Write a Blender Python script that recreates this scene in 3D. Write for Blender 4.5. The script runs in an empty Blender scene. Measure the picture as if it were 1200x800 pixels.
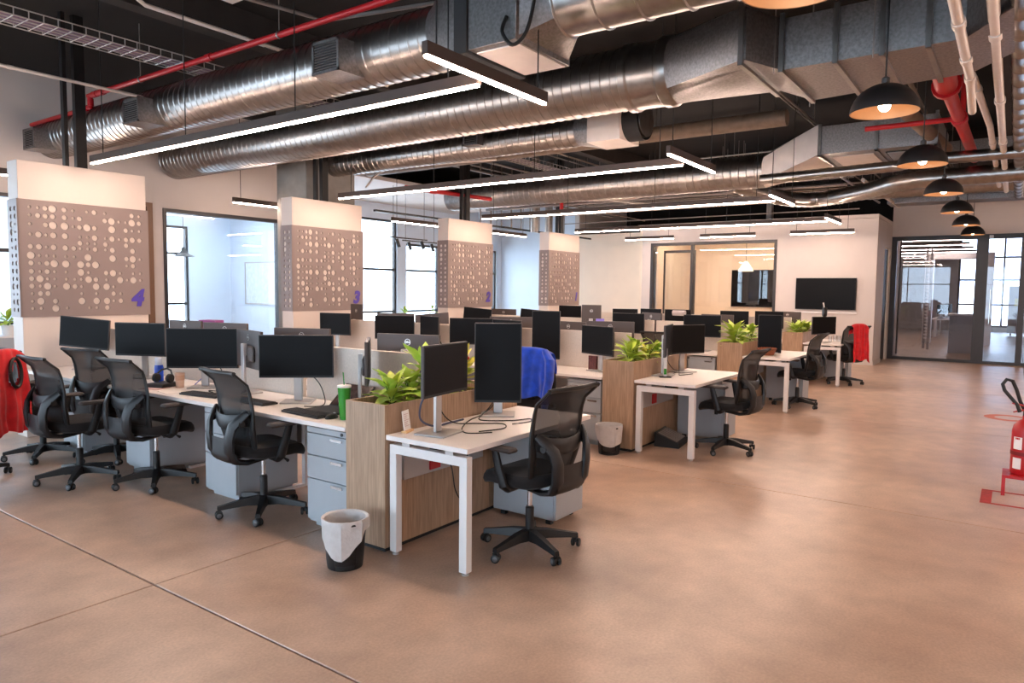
import bpy, math, random
from mathutils import Vector, Matrix
PI = math.pi
R = math.radians
rnd = random.Random(7)
scn = bpy.context.scene
C = scn.collection

# ------------------------------------------------------------------ camera
cam_d = bpy.data.cameras.new('camera')
cam_d.sensor_width = 36.0
cam_d.lens = 827.36 / 1200 * 36.0
cam_d.clip_start = 0.05
cam_d.clip_end = 200
cam = bpy.data.objects.new('camera', cam_d)
C.objects.link(cam)
cam.matrix_world = Matrix(((0.58055595, 0.05299438, -0.81249393, 0.0),
                           (-0.81415216, 0.05069783, -0.57843408, 0.0),
                           (0.01053793, 0.99730704, 0.07257841, 1.6255),
                           (0, 0, 0, 1)))
scn.camera = cam

# ------------------------------------------------------------------ world, exposure
LED_COL = (1.0, 0.735, 0.59)
LED_STRENGTH = 66.0
world = bpy.data.worlds.new('sky')
scn.world = world
world.use_nodes = True
bg = world.node_tree.nodes['Background']
bg.inputs[0].default_value = (0.68, 0.84, 1.0, 1)
bg.inputs[1].default_value = 4.2
vs = scn.view_settings
vs.view_transform = 'Standard'
vs.look = 'None'
vs.gamma = 1.0
vs.use_curve_mapping = False
vs.exposure = 1.35
try:
    scn.cycles.use_denoising = True
    scn.cycles.max_bounces = 8
    scn.cycles.diffuse_bounces = 5
    scn.cycles.transparent_max_bounces = 12
    scn.cycles.sample_clamp_indirect = 6.0
    scn.cycles.caustics_reflective = False
    scn.cycles.caustics_refractive = False
except Exception:
    pass


# ------------------------------------------------------------------ materials
def lin(h):
    h = h.lstrip('#')
    out = []
    for i in (0, 2, 4):
        c = int(h[i:i + 2], 16) / 255
        out.append(c / 12.92 if c <= .04045 else ((c + .055) / 1.055) ** 2.4)
    return out


MATS = {}


def mat(name, col, rough=.5, metal=0.0, var=0.06, scale=8.0, bump=0.0, emit=None, estr=0.0, alpha=None,
        stretch=(1, 1, 1), spec=.5, col2=None, coat=0, sheen=0):
    if name in MATS:
        return MATS[name]
    m = bpy.data.materials.new(name)
    m.use_nodes = True
    nt = m.node_tree
    b = nt.nodes['Principled BSDF']
    c = lin(col) if isinstance(col, str) else list(col)
    tc = nt.nodes.new('ShaderNodeTexCoord')
    mp = nt.nodes.new('ShaderNodeMapping')
    mp.inputs['Scale'].default_value = stretch
    nt.links.new(tc.outputs['Object'], mp.inputs[0])
    nz = nt.nodes.new('ShaderNodeTexNoise')
    nz.inputs['Scale'].default_value = scale
    nz.inputs['Detail'].default_value = 5
    nt.links.new(mp.outputs[0], nz.inputs['Vector'])
    mx = nt.nodes.new('ShaderNodeMix')
    mx.data_type = 'RGBA'
    c2 = (lin(col2) if isinstance(col2, str) else col2) if col2 else [min(1, v * (1 + var)) for v in c]
    c1 = c if col2 else [v * (1 - var) for v in c]
    mx.inputs[6].default_value = (*c1, 1)
    mx.inputs[7].default_value = (*c2, 1)
    rp = nt.nodes.new('ShaderNodeMapRange')
    rp.inputs[1].default_value = .3
    rp.inputs[2].default_value = .7
    nt.links.new(nz.outputs['Fac'], rp.inputs[0])
    nt.links.new(rp.outputs[0], mx.inputs[0])
    nt.links.new(mx.outputs[2], b.inputs['Base Color'])
    b.inputs['Roughness'].default_value = rough
    b.inputs['Metallic'].default_value = metal
    b.inputs['Specular IOR Level'].default_value = spec
    if coat:
        b.inputs['Coat Weight'].default_value = coat
    if sheen:
        b.inputs['Sheen Weight'].default_value = sheen
    if bump:
        bp = nt.nodes.new('ShaderNodeBump')
        bp.inputs['Strength'].default_value = bump
        bp.inputs['Distance'].default_value = .01
        nt.links.new(nz.outputs['Fac'], bp.inputs['Height'])
        nt.links.new(bp.outputs[0], b.inputs['Normal'])
    if emit:
        e = lin(emit) if isinstance(emit, str) else emit
        b.inputs['Emission Color'].default_value = (*e, 1)
        b.inputs['Emission Strength'].default_value = estr
    if alpha is not None:
        out = nt.nodes['Material Output']
        tr = nt.nodes.new('ShaderNodeBsdfTransparent')
        ms = nt.nodes.new('ShaderNodeMixShader')
        ms.inputs[0].default_value = alpha
        nt.links.new(tr.outputs[0], ms.inputs[1])
        nt.links.new(b.outputs[0], ms.inputs[2])
        nt.links.new(ms.outputs[0], out.inputs[0])
    MATS[name] = m
    return m


def glass(name, tint=(1, 1, 1), refl=.10, edge=.6):
    if name in MATS:
        return MATS[name]
    m = bpy.data.materials.new(name)
    m.use_nodes = True
    nt = m.node_tree
    nt.nodes.remove(nt.nodes['Principled BSDF'])
    out = nt.nodes['Material Output']
    tr = nt.nodes.new('ShaderNodeBsdfTransparent')
    tr.inputs[0].default_value = (*tint, 1)
    gl = nt.nodes.new('ShaderNodeBsdfGlossy')
    gl.inputs['Roughness'].default_value = .01
    lw = nt.nodes.new('ShaderNodeLayerWeight')
    lw.inputs[0].default_value = .25
    mr = nt.nodes.new('ShaderNodeMapRange')
    mr.inputs[3].default_value = refl * .6
    mr.inputs[4].default_value = edge
    nt.links.new(lw.outputs['Fresnel'], mr.inputs[0])
    ms = nt.nodes.new('ShaderNodeMixShader')
    nt.links.new(mr.outputs[0], ms.inputs[0])
    nt.links.new(tr.outputs[0], ms.inputs[1])
    nt.links.new(gl.outputs[0], ms.inputs[2])
    nt.links.new(ms.outputs[0], out.inputs[0])
    MATS[name] = m
    return m


def concrete_floor():
    m = bpy.data.materials.new('polished_concrete')
    m.use_nodes = True
    nt = m.node_tree
    b = nt.nodes['Principled BSDF']
    g = nt.nodes.new('ShaderNodeNewGeometry')

    def noise(sc, det, dist=0.0):
        n = nt.nodes.new('ShaderNodeTexNoise')
        n.inputs['Scale'].default_value = sc
        n.inputs['Detail'].default_value = det
        n.inputs['Distortion'].default_value = dist
        nt.links.new(g.outputs['Position'], n.inputs['Vector'])
        return n
    n1, n2, n3 = noise(.8, 4), noise(4.5, 7), noise(70, 2)

    def ramp(n, lo, hi, c0, c1):
        r = nt.nodes.new('ShaderNodeMapRange')
        r.inputs[1].default_value, r.inputs[2].default_value = lo, hi
        r.inputs[3].default_value, r.inputs[4].default_value = c0, c1
        nt.links.new(n.outputs['Fac'], r.inputs[0])
        return r
    mx = nt.nodes.new('ShaderNodeMix')
    mx.data_type = 'RGBA'
    mx.inputs[6].default_value = (*lin('#a4846f'), 1)
    mx.inputs[7].default_value = (*lin('#d3b7a1'), 1)
    nt.links.new(ramp(n1, .25, .75, 0, 1).outputs[0], mx.inputs[0])
    m1 = nt.nodes.new('ShaderNodeMath')
    m1.operation = 'MULTIPLY'
    nt.links.new(ramp(n2, .25, .75, .82, 1.14).outputs[0], m1.inputs[0])
    nt.links.new(ramp(n3, .2, .8, .86, 1.14).outputs[0], m1.inputs[1])
    hs = nt.nodes.new('ShaderNodeHueSaturation')
    nt.links.new(mx.outputs[2], hs.inputs['Color'])
    nt.links.new(m1.outputs[0], hs.inputs['Value'])
    nt.links.new(hs.outputs[0], b.inputs['Base Color'])
    nt.links.new(ramp(n1, .3, .7, .30, .40).outputs[0], b.inputs['Roughness'])
    return m


M_FLOOR = concrete_floor()
M_JOINT = mat('joint_filler', '#3a2f29', .9)
M_WALL = mat('white_wall_paint', '#c8bfba', .75, var=.02, scale=3)
M_BEIGE = mat('beige_wall_paint', '#ecd9c4', .75, var=.02, scale=3)
M_BLUEWALL = mat('pale_blue_wall', '#d3e0ee', .75, var=.02, scale=3)
M_CEIL = mat('black_ceiling', '#0c0a0a', .9, var=.2, scale=2)
M_BEAM = mat('ceiling_beam_concrete', '#2e2927', .9, var=.15, scale=5, bump=.2)
M_CONC = mat('grey_concrete', '#8d8a86', .85, var=.12, scale=6, bump=.3)
M_BOARD = mat('white_board_paint', '#ddd0c7', .6, var=.02, scale=3)
M_PERF = mat('taupe_perforated_panel', '#8b7c79', .5, var=.03, scale=5)
M_PURPLE = mat('purple_print', '#4a3aa6', .5)
M_BLACKMETAL = mat('black_powder_coat', '#151517', .45, var=.1)
M_FRAME = mat('dark_window_frame', '#2a282b', .45, var=.08)
M_WHITEMETAL = mat('white_powder_coat', '#dedad8', .4, var=.02)
M_TOP = mat('white_laminate_top', '#ebe4df', .35, var=.015, scale=4)
M_GREYCAB = mat('grey_steel_cabinet', '#a6abb0', .45, var=.02)
M_DARKGAP = mat('dark_gap', '#1c1c1e', .8)
M_CHROME = mat('chrome', '#c9c9c9', .18, 1.0, var=.03)
M_WOOD = None
M_BLK = mat('black_plastic', '#101012', .5, var=.1, scale=30)
M_BLK2 = mat('charcoal_plastic', '#17181b', .45, var=.1, scale=30)
M_FABRIC = mat('black_seat_fabric', '#141112', .95, var=.25, scale=120, bump=.3, sheen=.05)
M_MESH = mat('black_chair_mesh', '#0e0e11', .8, var=.2, scale=200, alpha=.9)
M_SCREEN = mat('black_monitor_screen', '#070608', .5, var=.05, spec=.15)
M_BEZEL = mat('monitor_bezel', '#0b0b0c', .5, var=.05)
M_BACK = mat('monitor_back_plastic', '#4a403d', .5, var=.05)
M_SILVER = mat('silver_plastic', '#b9b5b3', .35, .4, var=.03)
M_LOGO = mat('silver_logo', '#d8d4d0', .3, .6)
M_RED = mat('red_paint', '#b3151d', .4, var=.08)
M_GALV = mat('galvanised_steel', '#96928f', .30, 1.0, var=.12, scale=14, bump=.08)
M_GALV2 = mat('galvanised_sheet', '#8f8c8c', .42, .95, var=.22, scale=45, bump=.05)
M_WHITEDUCT = mat('white_duct_panel', '#d6ccc6', .6, var=.04)
M_PVC = mat('white_pipe', '#d9cfc6', .4, var=.05)
M_BROWNDUCT = mat('insulated_duct_wrap', '#7d6f62', .6, .2, var=.15, scale=10, bump=.2)
M_CONDUIT = mat('grey_conduit', '#8c8480', .45, .6, var=.1)
M_TRAY = mat('purple_cable_tray', '#8a7690', .5, .3, var=.1)
M_HOUSING = mat('bronze_light_housing', '#4b3d37', .5, .2, var=.05)
M_LED = mat('led_diffuser', '#ffffff', .5, emit=LED_COL, estr=LED_STRENGTH)
M_CARD = mat('white_paper', '#eeeae6', .8, var=.03)
M_PINK = mat('faded_print', '#c9a7a4', .8)
M_CABLE = mat('black_cable', '#141414', .5)
M_SOIL = mat('dark_soil', '#2b211b', .95, var=.4, scale=50, bump=.6)
M_PENDB = mat('black_shade_enamel', '#1c1a1b', .45, var=.08)
M_PENDI = mat('brass_shade_lining', '#b58d68', .5, .1, var=.05)
M_BULB = mat('warm_bulb', '#ffffff', .4, emit=(1, .70, .45), estr=11)
M_BLUECLOTH = mat('blue_jacket_cloth', '#1148c8', .9, var=.25, scale=14, bump=.5, sheen=.3)
M_REDCLOTH = mat('red_vest_cloth', '#c8101c', .85, var=.2, scale=14, bump=.5, sheen=.2)
M_BAG = mat('white_bin_liner', '#e8e4e2', .4, var=.05, scale=30, bump=1.0, alpha=.74)
M_BINMESH = mat('black_wire_mesh', '#17171a', .5, alpha=.86)
M_GREEN = mat('green_tumbler', '#2f8a2a', .25, var=.05)
M_BLUE = mat('blue_bottle', '#2b57d6', .2, var=.05)
M_TAN = mat('tan_cup', '#dcbca6', .5)
M_WICKER = mat('brown_wicker', '#8a4f30', .7, var=.3, scale=40, bump=.5)
M_GLASS = glass('clear_glass', (.96, .98, 1), .08, .5)
M_GLASS_D = glass('dim_partition_glass', (.72, .74, .80), .08, .35)
M_EXTPANE = glass('exterior_glass', (.98, .99, 1), .05, .4)
M_TAPE = mat('red_floor_paint', '#b0281f', .6, var=.3, scale=25)


def wood():
    m = bpy.data.materials.new('oak_laminate')
    m.use_nodes = True
    nt = m.node_tree
    b = nt.nodes['Principled BSDF']
    tc = nt.nodes.new('ShaderNodeTexCoord')
    mp = nt.nodes.new('ShaderNodeMapping')
    mp.inputs['Scale'].default_value = (14, 14, .8)
    nt.links.new(tc.outputs['Object'], mp.inputs[0])
    n = nt.nodes.new('ShaderNodeTexNoise')
    n.inputs['Scale'].default_value = 5
    n.inputs['Detail'].default_value = 8
    n.inputs['Distortion'].default_value = .5
    nt.links.new(mp.outputs[0], n.inputs['Vector'])
    r = nt.nodes.new('ShaderNodeValToRGB')
    r.color_ramp.elements[0].position = .3
    r.color_ramp.elements[0].color = (*lin('#96785f'), 1)
    r.color_ramp.elements[1].position = .7
    r.color_ramp.elements[1].color = (*lin('#bb9c80'), 1)
    nt.links.new(n.outputs['Fac'], r.inputs[0])
    nt.links.new(r.outputs[0], b.inputs['Base Color'])
    b.inputs['Roughness'].default_value = .5
    return m


M_WOOD = wood()


# ------------------------------------------------------------------ mesh builder
class MB:
    def __init__(s, m=None):
        s.v, s.f = [], []
        s.m = m or Matrix()

    def add(s, vs_, fs):
        o = len(s.v)
        s.v += [tuple(s.m @ Vector(p)) for p in vs_]
        s.f += [tuple(i + o for i in f) for f in fs]
        return s

    def box(s, x0, y0, z0, x1, y1, z1, ch=0.0):
        if x1 < x0: x0, x1 = x1, x0
        if y1 < y0: y0, y1 = y1, y0
        if z1 < z0: z0, z1 = z1, z0
        if ch <= 0:
            return s.add([(x0, y0, z0), (x1, y0, z0), (x1, y1, z0), (x0, y1, z0), (x0, y0, z1), (x1, y0, z1), (x1, y1, z1), (x0, y1, z1)],
                         [(0, 3, 2, 1), (4, 5, 6, 7), (0, 1, 5, 4), (1, 2, 6, 5), (2, 3, 7, 6), (3, 0, 4, 7)])
        c = min(ch, (x1 - x0) / 2.01, (y1 - y0) / 2.01, (z1 - z0) / 2.01)
        # chamfer all edges through three rings of an octagonal plan
        def ring(z, ins):
            a0, a1, b0, b1 = x0 + ins, x1 - ins, y0 + ins, y1 - ins
            return [(a0 + c - ins, b0, z), (a1 - c + ins, b0, z), (a1, b0 + c - ins, z), (a1, b1 - c + ins, z), (a1 - c + ins, b1, z), (a0 + c - ins, b1, z), (a0, b1 - c + ins, z), (a0, b0 + c - ins, z)]
        k = c * .999
        vs_ = ring(z0, k) + ring(z0 + c, 0) + ring(z1 - c, 0) + ring(z1, k)
        fs = [tuple(range(7, -1, -1)), tuple(range(24, 32))]
        for r in range(3):
            for i in range(8):
                j = (i + 1) % 8
                fs.append((r * 8 + i, r * 8 + j, r * 8 + 8 + j, r * 8 + 8 + i))
        return s.add(vs_, fs)

    def tube(s, pts, r, n=8, caps=True, flat=1.0, up=None):
        pts = [Vector(p) for p in pts]
        k = len(pts)
        rs = r if isinstance(r, (list, tuple)) else [r] * k
        ts = []
        for i in range(k):
            a = pts[max(0, i - 1)]
            b = pts[min(k - 1, i + 1)]
            ts.append((b - a).normalized())
        u = Vector(up) if up else (Vector((0, 0, 1)) if abs(ts[0].z) < .9 else Vector((1, 0, 0)))
        vs_ = []
        for i in range(k):
            u = (u - ts[i] * u.dot(ts[i]))
            u = u.normalized() if u.length > 1e-6 else ts[i].orthogonal().normalized()
            w = ts[i].cross(u)
            for j in range(n):
                a = 2 * PI * (j + .5) / n
                vs_.append(pts[i] + (u * math.cos(a) * flat + w * math.sin(a)) * rs[i])
        fs = []
        for i in range(k - 1):
            for j in range(n):
                q = (j + 1) % n
                fs.append((i * n + j, i * n + q, (i + 1) * n + q, (i + 1) * n + j))
        if caps:
            fs.append(tuple(range(n - 1, -1, -1)))
            fs.append(tuple((k - 1) * n + j for j in range(n)))
        return s.add(vs_, fs)

    def lathe(s, prof, n=20, c=(0, 0, 0), axis='z', caps=True):
        vs_ = []
        for r, h in prof:
            for j in range(n):
                a = 2 * PI * j / n
                x, y = r * math.cos(a), r * math.sin(a)
                p = (x, y, h) if axis == 'z' else ((x, h, -y) if axis == 'y' else (h, x, y))
                vs_.append((p[0] + c[0], p[1] + c[1], p[2] + c[2]))
        fs = []
        for i in range(len(prof) - 1):
            for j in range(n):
                q = (j + 1) % n
                fs.append((i * n + j, i * n + q, (i + 1) * n + q, (i + 1) * n + j))
        if caps:
            if prof[0][0] > 1e-5: fs.append(tuple(range(n - 1, -1, -1)))
            if prof[-1][0] > 1e-5: fs.append(tuple((len(prof) - 1) * n + j for j in range(n)))
        return s.add(vs_, fs)

    def loft(s, rings, caps=True):
        n = len(rings[0])
        vs_ = [p for r in rings for p in r]
        fs = []
        for i in range(len(rings) - 1):
            for j in range(n):
                q = (j + 1) % n
                fs.append((i * n + j, i * n + q, (i + 1) * n + q, (i + 1) * n + j))
        if caps:
            fs.append(tuple(range(n - 1, -1, -1)))
            fs.append(tuple((len(rings) - 1) * n + j for j in range(n)))
        return s.add(vs_, fs)

    def grid(s, fn, nu, nv, closed=False):
        vs_ = [fn(i / nu, j / nv) for i in range(nu + 1) for j in range(nv + 1)]
        w = nv + 1
        fs = [(i * w + j, (i + 1) * w + j, (i + 1) * w + j + 1, i * w + j + 1) for i in range(nu) for j in range(nv)]
        return s.add(vs_, fs)

    def mesh(s, name):
        me = bpy.data.meshes.new(name)
        me.from_pydata(s.v, [], s.f)
        me.validate()
        import bmesh
        bm = bmesh.new()
        bm.from_mesh(me)
        bmesh.ops.recalc_face_normals(bm, faces=bm.faces)
        bm.to_mesh(me)
        bm.free()
        me.polygons.foreach_set('use_smooth', [True] * len(me.polygons))
        me.set_sharp_from_angle(angle=R(38))
        me.update()
        return me

    def build(s, name, material, parent=None, loc=None, rotz=0.0):
        o = bpy.data.objects.new(name, s.mesh(name))
        o.data.materials.append(material)
        C.objects.link(o)
        if parent: o.parent = parent
        if loc: o.location = loc
        if rotz: o.rotation_euler = (0, 0, rotz)
        return o


def link_mesh(name, me, parent=None, loc=(0, 0, 0), rot=(0, 0, 0), sc=None):
    o = bpy.data.objects.new(name, me)
    C.objects.link(o)
    o.parent = parent
    o.location = loc
    o.rotation_euler = rot
    if sc: o.scale = sc if isinstance(sc, (tuple, list)) else (sc, sc, sc)
    return o


def tag(o, label, cat, group=None):
    o['label'] = label
    o['category'] = cat
    if group: o['group'] = group
    return o


def thing(name, label, cat, loc=(0, 0, 0), rotz=0.0, group=None):
    o = bpy.data.objects.new(name, None)
    C.objects.link(o)
    o.empty_display_size = .1
    o.location = loc
    o.rotation_euler = (0, 0, rotz)
    return tag(o, label, cat, group)


def struct(o):
    o['kind'] = 'structure'
    return o


def children(o):
    return [c for c in CH.get(o.name, [])]


def copy_tree(root, label=None, loc=None, rotz=None, group=None):
    def cp(o, par):
        c = o.copy()
        C.objects.link(c)
        if par is not None: c.parent = par
        for k in [x for x in o.children]:
            cp(k, c)
        return c
    r = cp(root, None)
    if label: r['label'] = label
    if group: r['group'] = group
    if loc: r.location = loc
    if rotz is not None: r.rotation_euler = (0, 0, rotz)
    return r


def text_mesh(txt, size, depth=.002, shear=0.0, offset=0.0):
    cu = bpy.data.curves.new('text', 'FONT')
    cu.body = txt
    cu.size = size
    cu.extrude = depth
    cu.shear = shear
    cu.offset = offset
    cu.align_x = 'CENTER'
    cu.align_y = 'CENTER'
    cu.resolution_u = 3
    o = bpy.data.objects.new('text', cu)
    C.objects.link(o)
    bpy.context.view_layer.update()
    me = bpy.data.meshes.new_from_object(o.evaluated_get(bpy.context.evaluated_depsgraph_get()))
    bpy.data.objects.remove(o)
    bpy.data.curves.remove(cu)
    return me

# ================================================================== SETTING
CEIL = 4.6
fl = struct(MB().box(-6, -5.2, -.20, 40, 16, -.012).build('floor', M_JOINT))
XB = [-6.0] + [1.93 + 3.97 * k for k in range(-1, 10)] + [40.0]
YB = [-5.2, -4.18, -.21, 3.757, 7.73, 11.7, 16.0]
for i in range(len(XB) - 1):
    for j in range(len(YB) - 1):
        MB().box(XB[i] + .005, YB[j] + .005, -.03, XB[i + 1] - .005, YB[j + 1] - .005, 0, .003).build('concrete_slab', M_FLOOR, fl)
ce = struct(MB().box(-6, -5.2, CEIL, 40, 16, CEIL + .2).build('ceiling', M_CEIL))
for x in (-2.0, 1.5, 8.55, 15.4, 22.9, 30.2):
    MB().box(x - .16, -5.2, CEIL - .5, x + .16, 15.9, CEIL - .002).build('beam', M_BEAM, ce)
for y in (.2, 7.0):
    MB().box(-6, y - .09, CEIL - .33, 39.9, y + .09, CEIL - .002).build('beam', M_BEAM, ce)


def wall_x(name, y0, y1, xa, xb, z1, holes, m, z0=0.0):
    """wall whose length runs along X; holes = (x0,x1,z0,z1) sorted"""
    b = MB()
    x = xa
    for (h0, h1, a, c) in holes:
        if h0 > x: b.box(x, y0, z0, h0, y1, z1)
        if a > z0: b.box(h0, y0, z0, h1, y1, a)
        if c < z1: b.box(h0, y0, c, h1, y1, z1)
        x = h1
    if x < xb: b.box(x, y0, z0, xb, y1, z1)
    return struct(b.build(name, m))


def wall_y(name, x0, x1, ya, yb, z1, holes, m, z0=0.0):
    b = MB()
    y = ya
    for (h0, h1, a, c) in holes:
        if h0 > y: b.box(x0, y, z0, x1, h0, z1)
        if a > z0: b.box(x0, h0, z0, x1, h1, a)
        if c < z1: b.box(x0, h0, c, x1, h1, z1)
        y = h1
    if y < yb: b.box(x0, y, z0, x1, yb, z1)
    return struct(b.build(name, m))


def window(n, along, c, a0, a1, z0, z1, mull=(), bars=(), t=.05, m=M_FRAME, pane=M_EXTPANE, d=.10):
    """along 'x' or 'y'; c is the wall-centre coordinate on the other axis"""
    w = bpy.data.objects.new('window_%d' % n, None)
    C.objects.link(w)
    struct(w)

    def bx(b, p0, p1, q0, q1, dd):
        if along == 'x': b.box(p0, c - dd, q0, p1, c + dd, q1)
        else: b.box(c - dd, p0, q0, c + dd, p1, q1)
        return b
    f = MB()
    bx(f, a0, a1, z1 - t, z1, d / 2)
    bx(f, a0, a1, z0, z0 + t, d / 2)
    bx(f, a0, a0 + t, z0 + t, z1 - t, d / 2)
    bx(f, a1 - t, a1, z0 + t, z1 - t, d / 2)
    f.build('window_frame', m, w)
    for k in mull:
        bx(MB(), k - t * .45, k + t * .45, z0 + t, z1 - t, d * .4).build('mullion', m, w)
    for k in bars:
        bx(MB(), a0 + t, a1 - t, k - t * .5, k + t * .5, d * .35).build('transom', m, w)
    es = [a0 + t] + sorted(mull) + [a1 - t]
    for i in range(len(es) - 1):
        bx(MB(), es[i] + t * .45, es[i + 1] - t * .45, z0 + t, z1 - t, .005).build('window_pane', pane, w)
    return w


# left wall with exterior windows, a wooden door and the meeting-room window
WL = 11.3
wall_x('wall_left', WL, WL + .15, -6, 9.85, CEIL,
       [(-5.2, -2.3, .15, 2.88), (-1.9, 1.0, .15, 2.88), (1.4, 4.3, .15, 2.88), (4.95, 5.93, 0, 2.95), (6.1, 8.36, .45, 2.89)], M_WALL)
window(1, 'x', WL + .075, -5.2, -2.3, .15, 2.88, (-3.75,), (1.1, 2.1))
window(2, 'x', WL + .075, -1.9, 1.0, .15, 2.88, (-.45,), (1.1, 2.1))
window(3, 'x', WL + .075, 1.4, 4.3, .15, 2.88, (2.85,), (1.1, 2.1))
window(4, 'x', WL + .06, 6.1, 8.36, .45, 2.89, (), (), .06, M_FRAME, M_GLASS, .14)
d = struct(MB().box(4.99, WL + .05, .01, 5.85, WL + .10, 2.88).build('door_1', mat('brown_door_wood', '#7a5a45', .5, var=.12, scale=20, stretch=(8, 8, .6))))
MB().box(4.95, WL - .02, 0, 5.0, WL + .17, 2.95).box(5.84, WL - .02, 0, 5.93, WL + .17, 2.95).box(5.0, WL - .02, 2.88, 5.84, WL + .17, 2.95).build('door_frame', MATS['brown_door_wood'], d)
MB().tube([(5.1, WL + .0, .9), (5.1, WL + .0, 1.3)], .012).build('door_handle', M_CHROME, d)

# meeting room behind the left wall
wall_x('wall_meeting_room_back', 15.0, 15.15, 3.5, 9.85, 3.4, [(6.2, 8.66, .5, 2.95)], M_BLUEWALL)
window(5, 'x', 15.07, 6.2, 8.66, .5, 2.95, (7.4,), (1.25, 2.35))
wall_y('wall_meeting_room_right', 9.7, 9.85, WL + .15, 15.0, CEIL, [], M_BLUEWALL)
wall_y('wall_meeting_room_left', 4.35, 4.5, WL + .15, 15.0, CEIL, [], M_BLUEWALL)
struct(MB().box(4.5, WL + .15, 3.3, 9.7, 15.0, 3.4).build('ceiling_meeting_room', M_WALL))

# exterior wall of the recessed bay with tall windows
wall_x('wall_bay', 14.0, 14.2, 9.85, 19.2, CEIL, [(10.1, 14.15, .2, 3.5), (14.5, 18.75, .2, 2.9)], M_BLUEWALL)
window(6, 'x', 14.1, 10.1, 14.15, .2, 3.5, (11.4, 12.75), (1.0, 2.15), .06)
window(7, 'x', 14.1, 14.5, 18.75, .2, 2.9, (15.9, 17.3), (1.0, 2.15), .06)

# television wall, room behind it, beige wall, return wall
TVX = 17.8
wall_y('wall_television', TVX, TVX + .15, 2.6, 8.35, 3.33, [(4.79, 8.1, .9, 2.92)], M_WALL)
wb = window(8, 'y', TVX + .07, 4.79, 8.1, .9, 2.92, (6.95,), (), .07, M_FRAME, M_GLASS, .16)
wall_y('wall_beige', 18.6, 18.75, 8.35, 10.8, 3.3, [], M_BEIGE)
wall_x('wall_return', 2.6, 2.75, TVX + .15, 20.0, 3.33, [(18.9, 19.75, 0, 2.75)], M_WALL)
d2 = struct(MB().box(18.93, 2.64, .01, 19.72, 2.69, 2.72).build('door_2', mat('black_door', '#1b1a1c', .5)))
MB().tube([(19.0, 2.615, .95), (19.0, 2.615, 1.25)], .01).build('door_handle', M_CHROME, d2)
wall_y('wall_inner_room_back', 21.4, 21.55, 2.6, 8.5, 3.33, [], M_BEIGE)
wall_x('wall_inner_room_left', 8.35, 8.5, TVX + .15, 21.4, 3.33, [], M_BEIGE)
wall_x('wall_inner_room_right', 2.6, 2.75, 20.0, 21.4, 3.33, [], M_BEIGE)
struct(MB().box(TVX + .02, 2.6, 3.34, 21.55, 8.5, 3.42).build('ceiling_inner_room', M_WALL))
struct(MB().box(TVX - .015, 2.6, 0, TVX - .001, 8.35, .09).build('baseboard_television_wall', M_WALL))
struct(MB().box(TVX, 2.585, 0, 18.88, 2.599, .09).build('baseboard_return', M_WALL))

# glazed partition at the end of the corridor
GX = 20.0
struct(MB().box(GX, -5.2, 3.05, GX + .14, 2.6, CEIL).build('wall_fascia', M_WALL))
gw = bpy.data.objects.new('window_9', None)
C.objects.link(gw)
struct(gw)
f = MB().box(GX, -5.2, 2.94, GX + .12, 2.6, 3.05).box(GX, -5.2, 0, GX + .12, 2.6, .07).box(GX, 2.48, .07, GX + .12, 2.6, 2.94)
f.build('window_frame', M_FRAME, gw)
for y0, y1 in ((.58, .82), (-.16, -.04), (-1.5, -1.38), (-3.3, -3.2)):
    MB().box(GX, y0, .07, GX + .12, y1, 2.94).build('window_post', M_FRAME, gw)
for y0, y1 in ((.82, 2.48), (-.04, .58), (-1.38, -.16), (-3.2, -1.5), (-5.2, -3.3)):
    MB().box(GX + .05, y0, .07, GX + .06, y1, 2.94).build('window_pane', M_GLASS_D, gw)
MB().tube([(GX - .05, .50, .95), (GX - .05, .50, 1.75)], .014).tube([(GX - .05, .5, 1.05), (GX + .05, .5, 1.05)], .008).tube([(GX - .05, .5, 1.65), (GX + .05, .5, 1.65)], .008).build('door_handle', M_CHROME, gw)
MB().box(GX - .02, .50, 2.95, GX + .05, .58, 3.02).build('door_closer', M_SILVER, gw)

# rest of the shell
wall_x('wall_right', -5.35, -5.2, -6, 40, CEIL, [], M_WALL)
wall_y('wall_rear', -6.15, -6, -5.2, 11.45, CEIL, [(-3.5, 1.5, .3, 3.2), (3.0, 9.5, .3, 3.2)], M_WALL)
window(10, 'y', -6.07, -3.5, 1.5, .3, 3.2, (-1.0,), (1.1, 2.2))
window(11, 'y', -6.07, 3.0, 9.5, .3, 3.2, (5.1, 7.3), (1.1, 2.2))
wall_x('wall_far_office', 6.0, 6.15, 21.55, 40, CEIL, [], M_WALL)
wall_y('wall_far_end', 38, 38.2, -5.2, 6, CEIL, [(-4.8, 2.2, .2, 4.2)], M_WALL)
window(12, 'y', 38.1, -4.8, 2.2, .2, 4.2, (-3.0, -1.3, .5), (1.2, 2.3, 3.3), .08)
wall_y('wall_bay_end', 19.0, 19.2, 10.95, 14, CEIL, [], M_BLUEWALL)
wall_x('wall_beige_return', 10.8, 10.95, 18.6, 21.9, CEIL, [], M_WALL)
wall_y('wall_added_backing', 21.75, 21.9, 2.6, 10.8, CEIL, [], M_CEIL)  # dark backing added to shut out sky light above the television wall
struct(MB().box(9.85, 11.0, 3.9, 16.5, 13.98, 3.98).build('ceiling_bay_soffit', M_WALL))
# concrete structural column behind panel 3 and a steel one behind panel 1
struct(MB().box(7.25, 9.15, 0, 8.25, 9.9, CEIL, .01).build('wall_concrete_pier', M_CONC))

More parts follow.
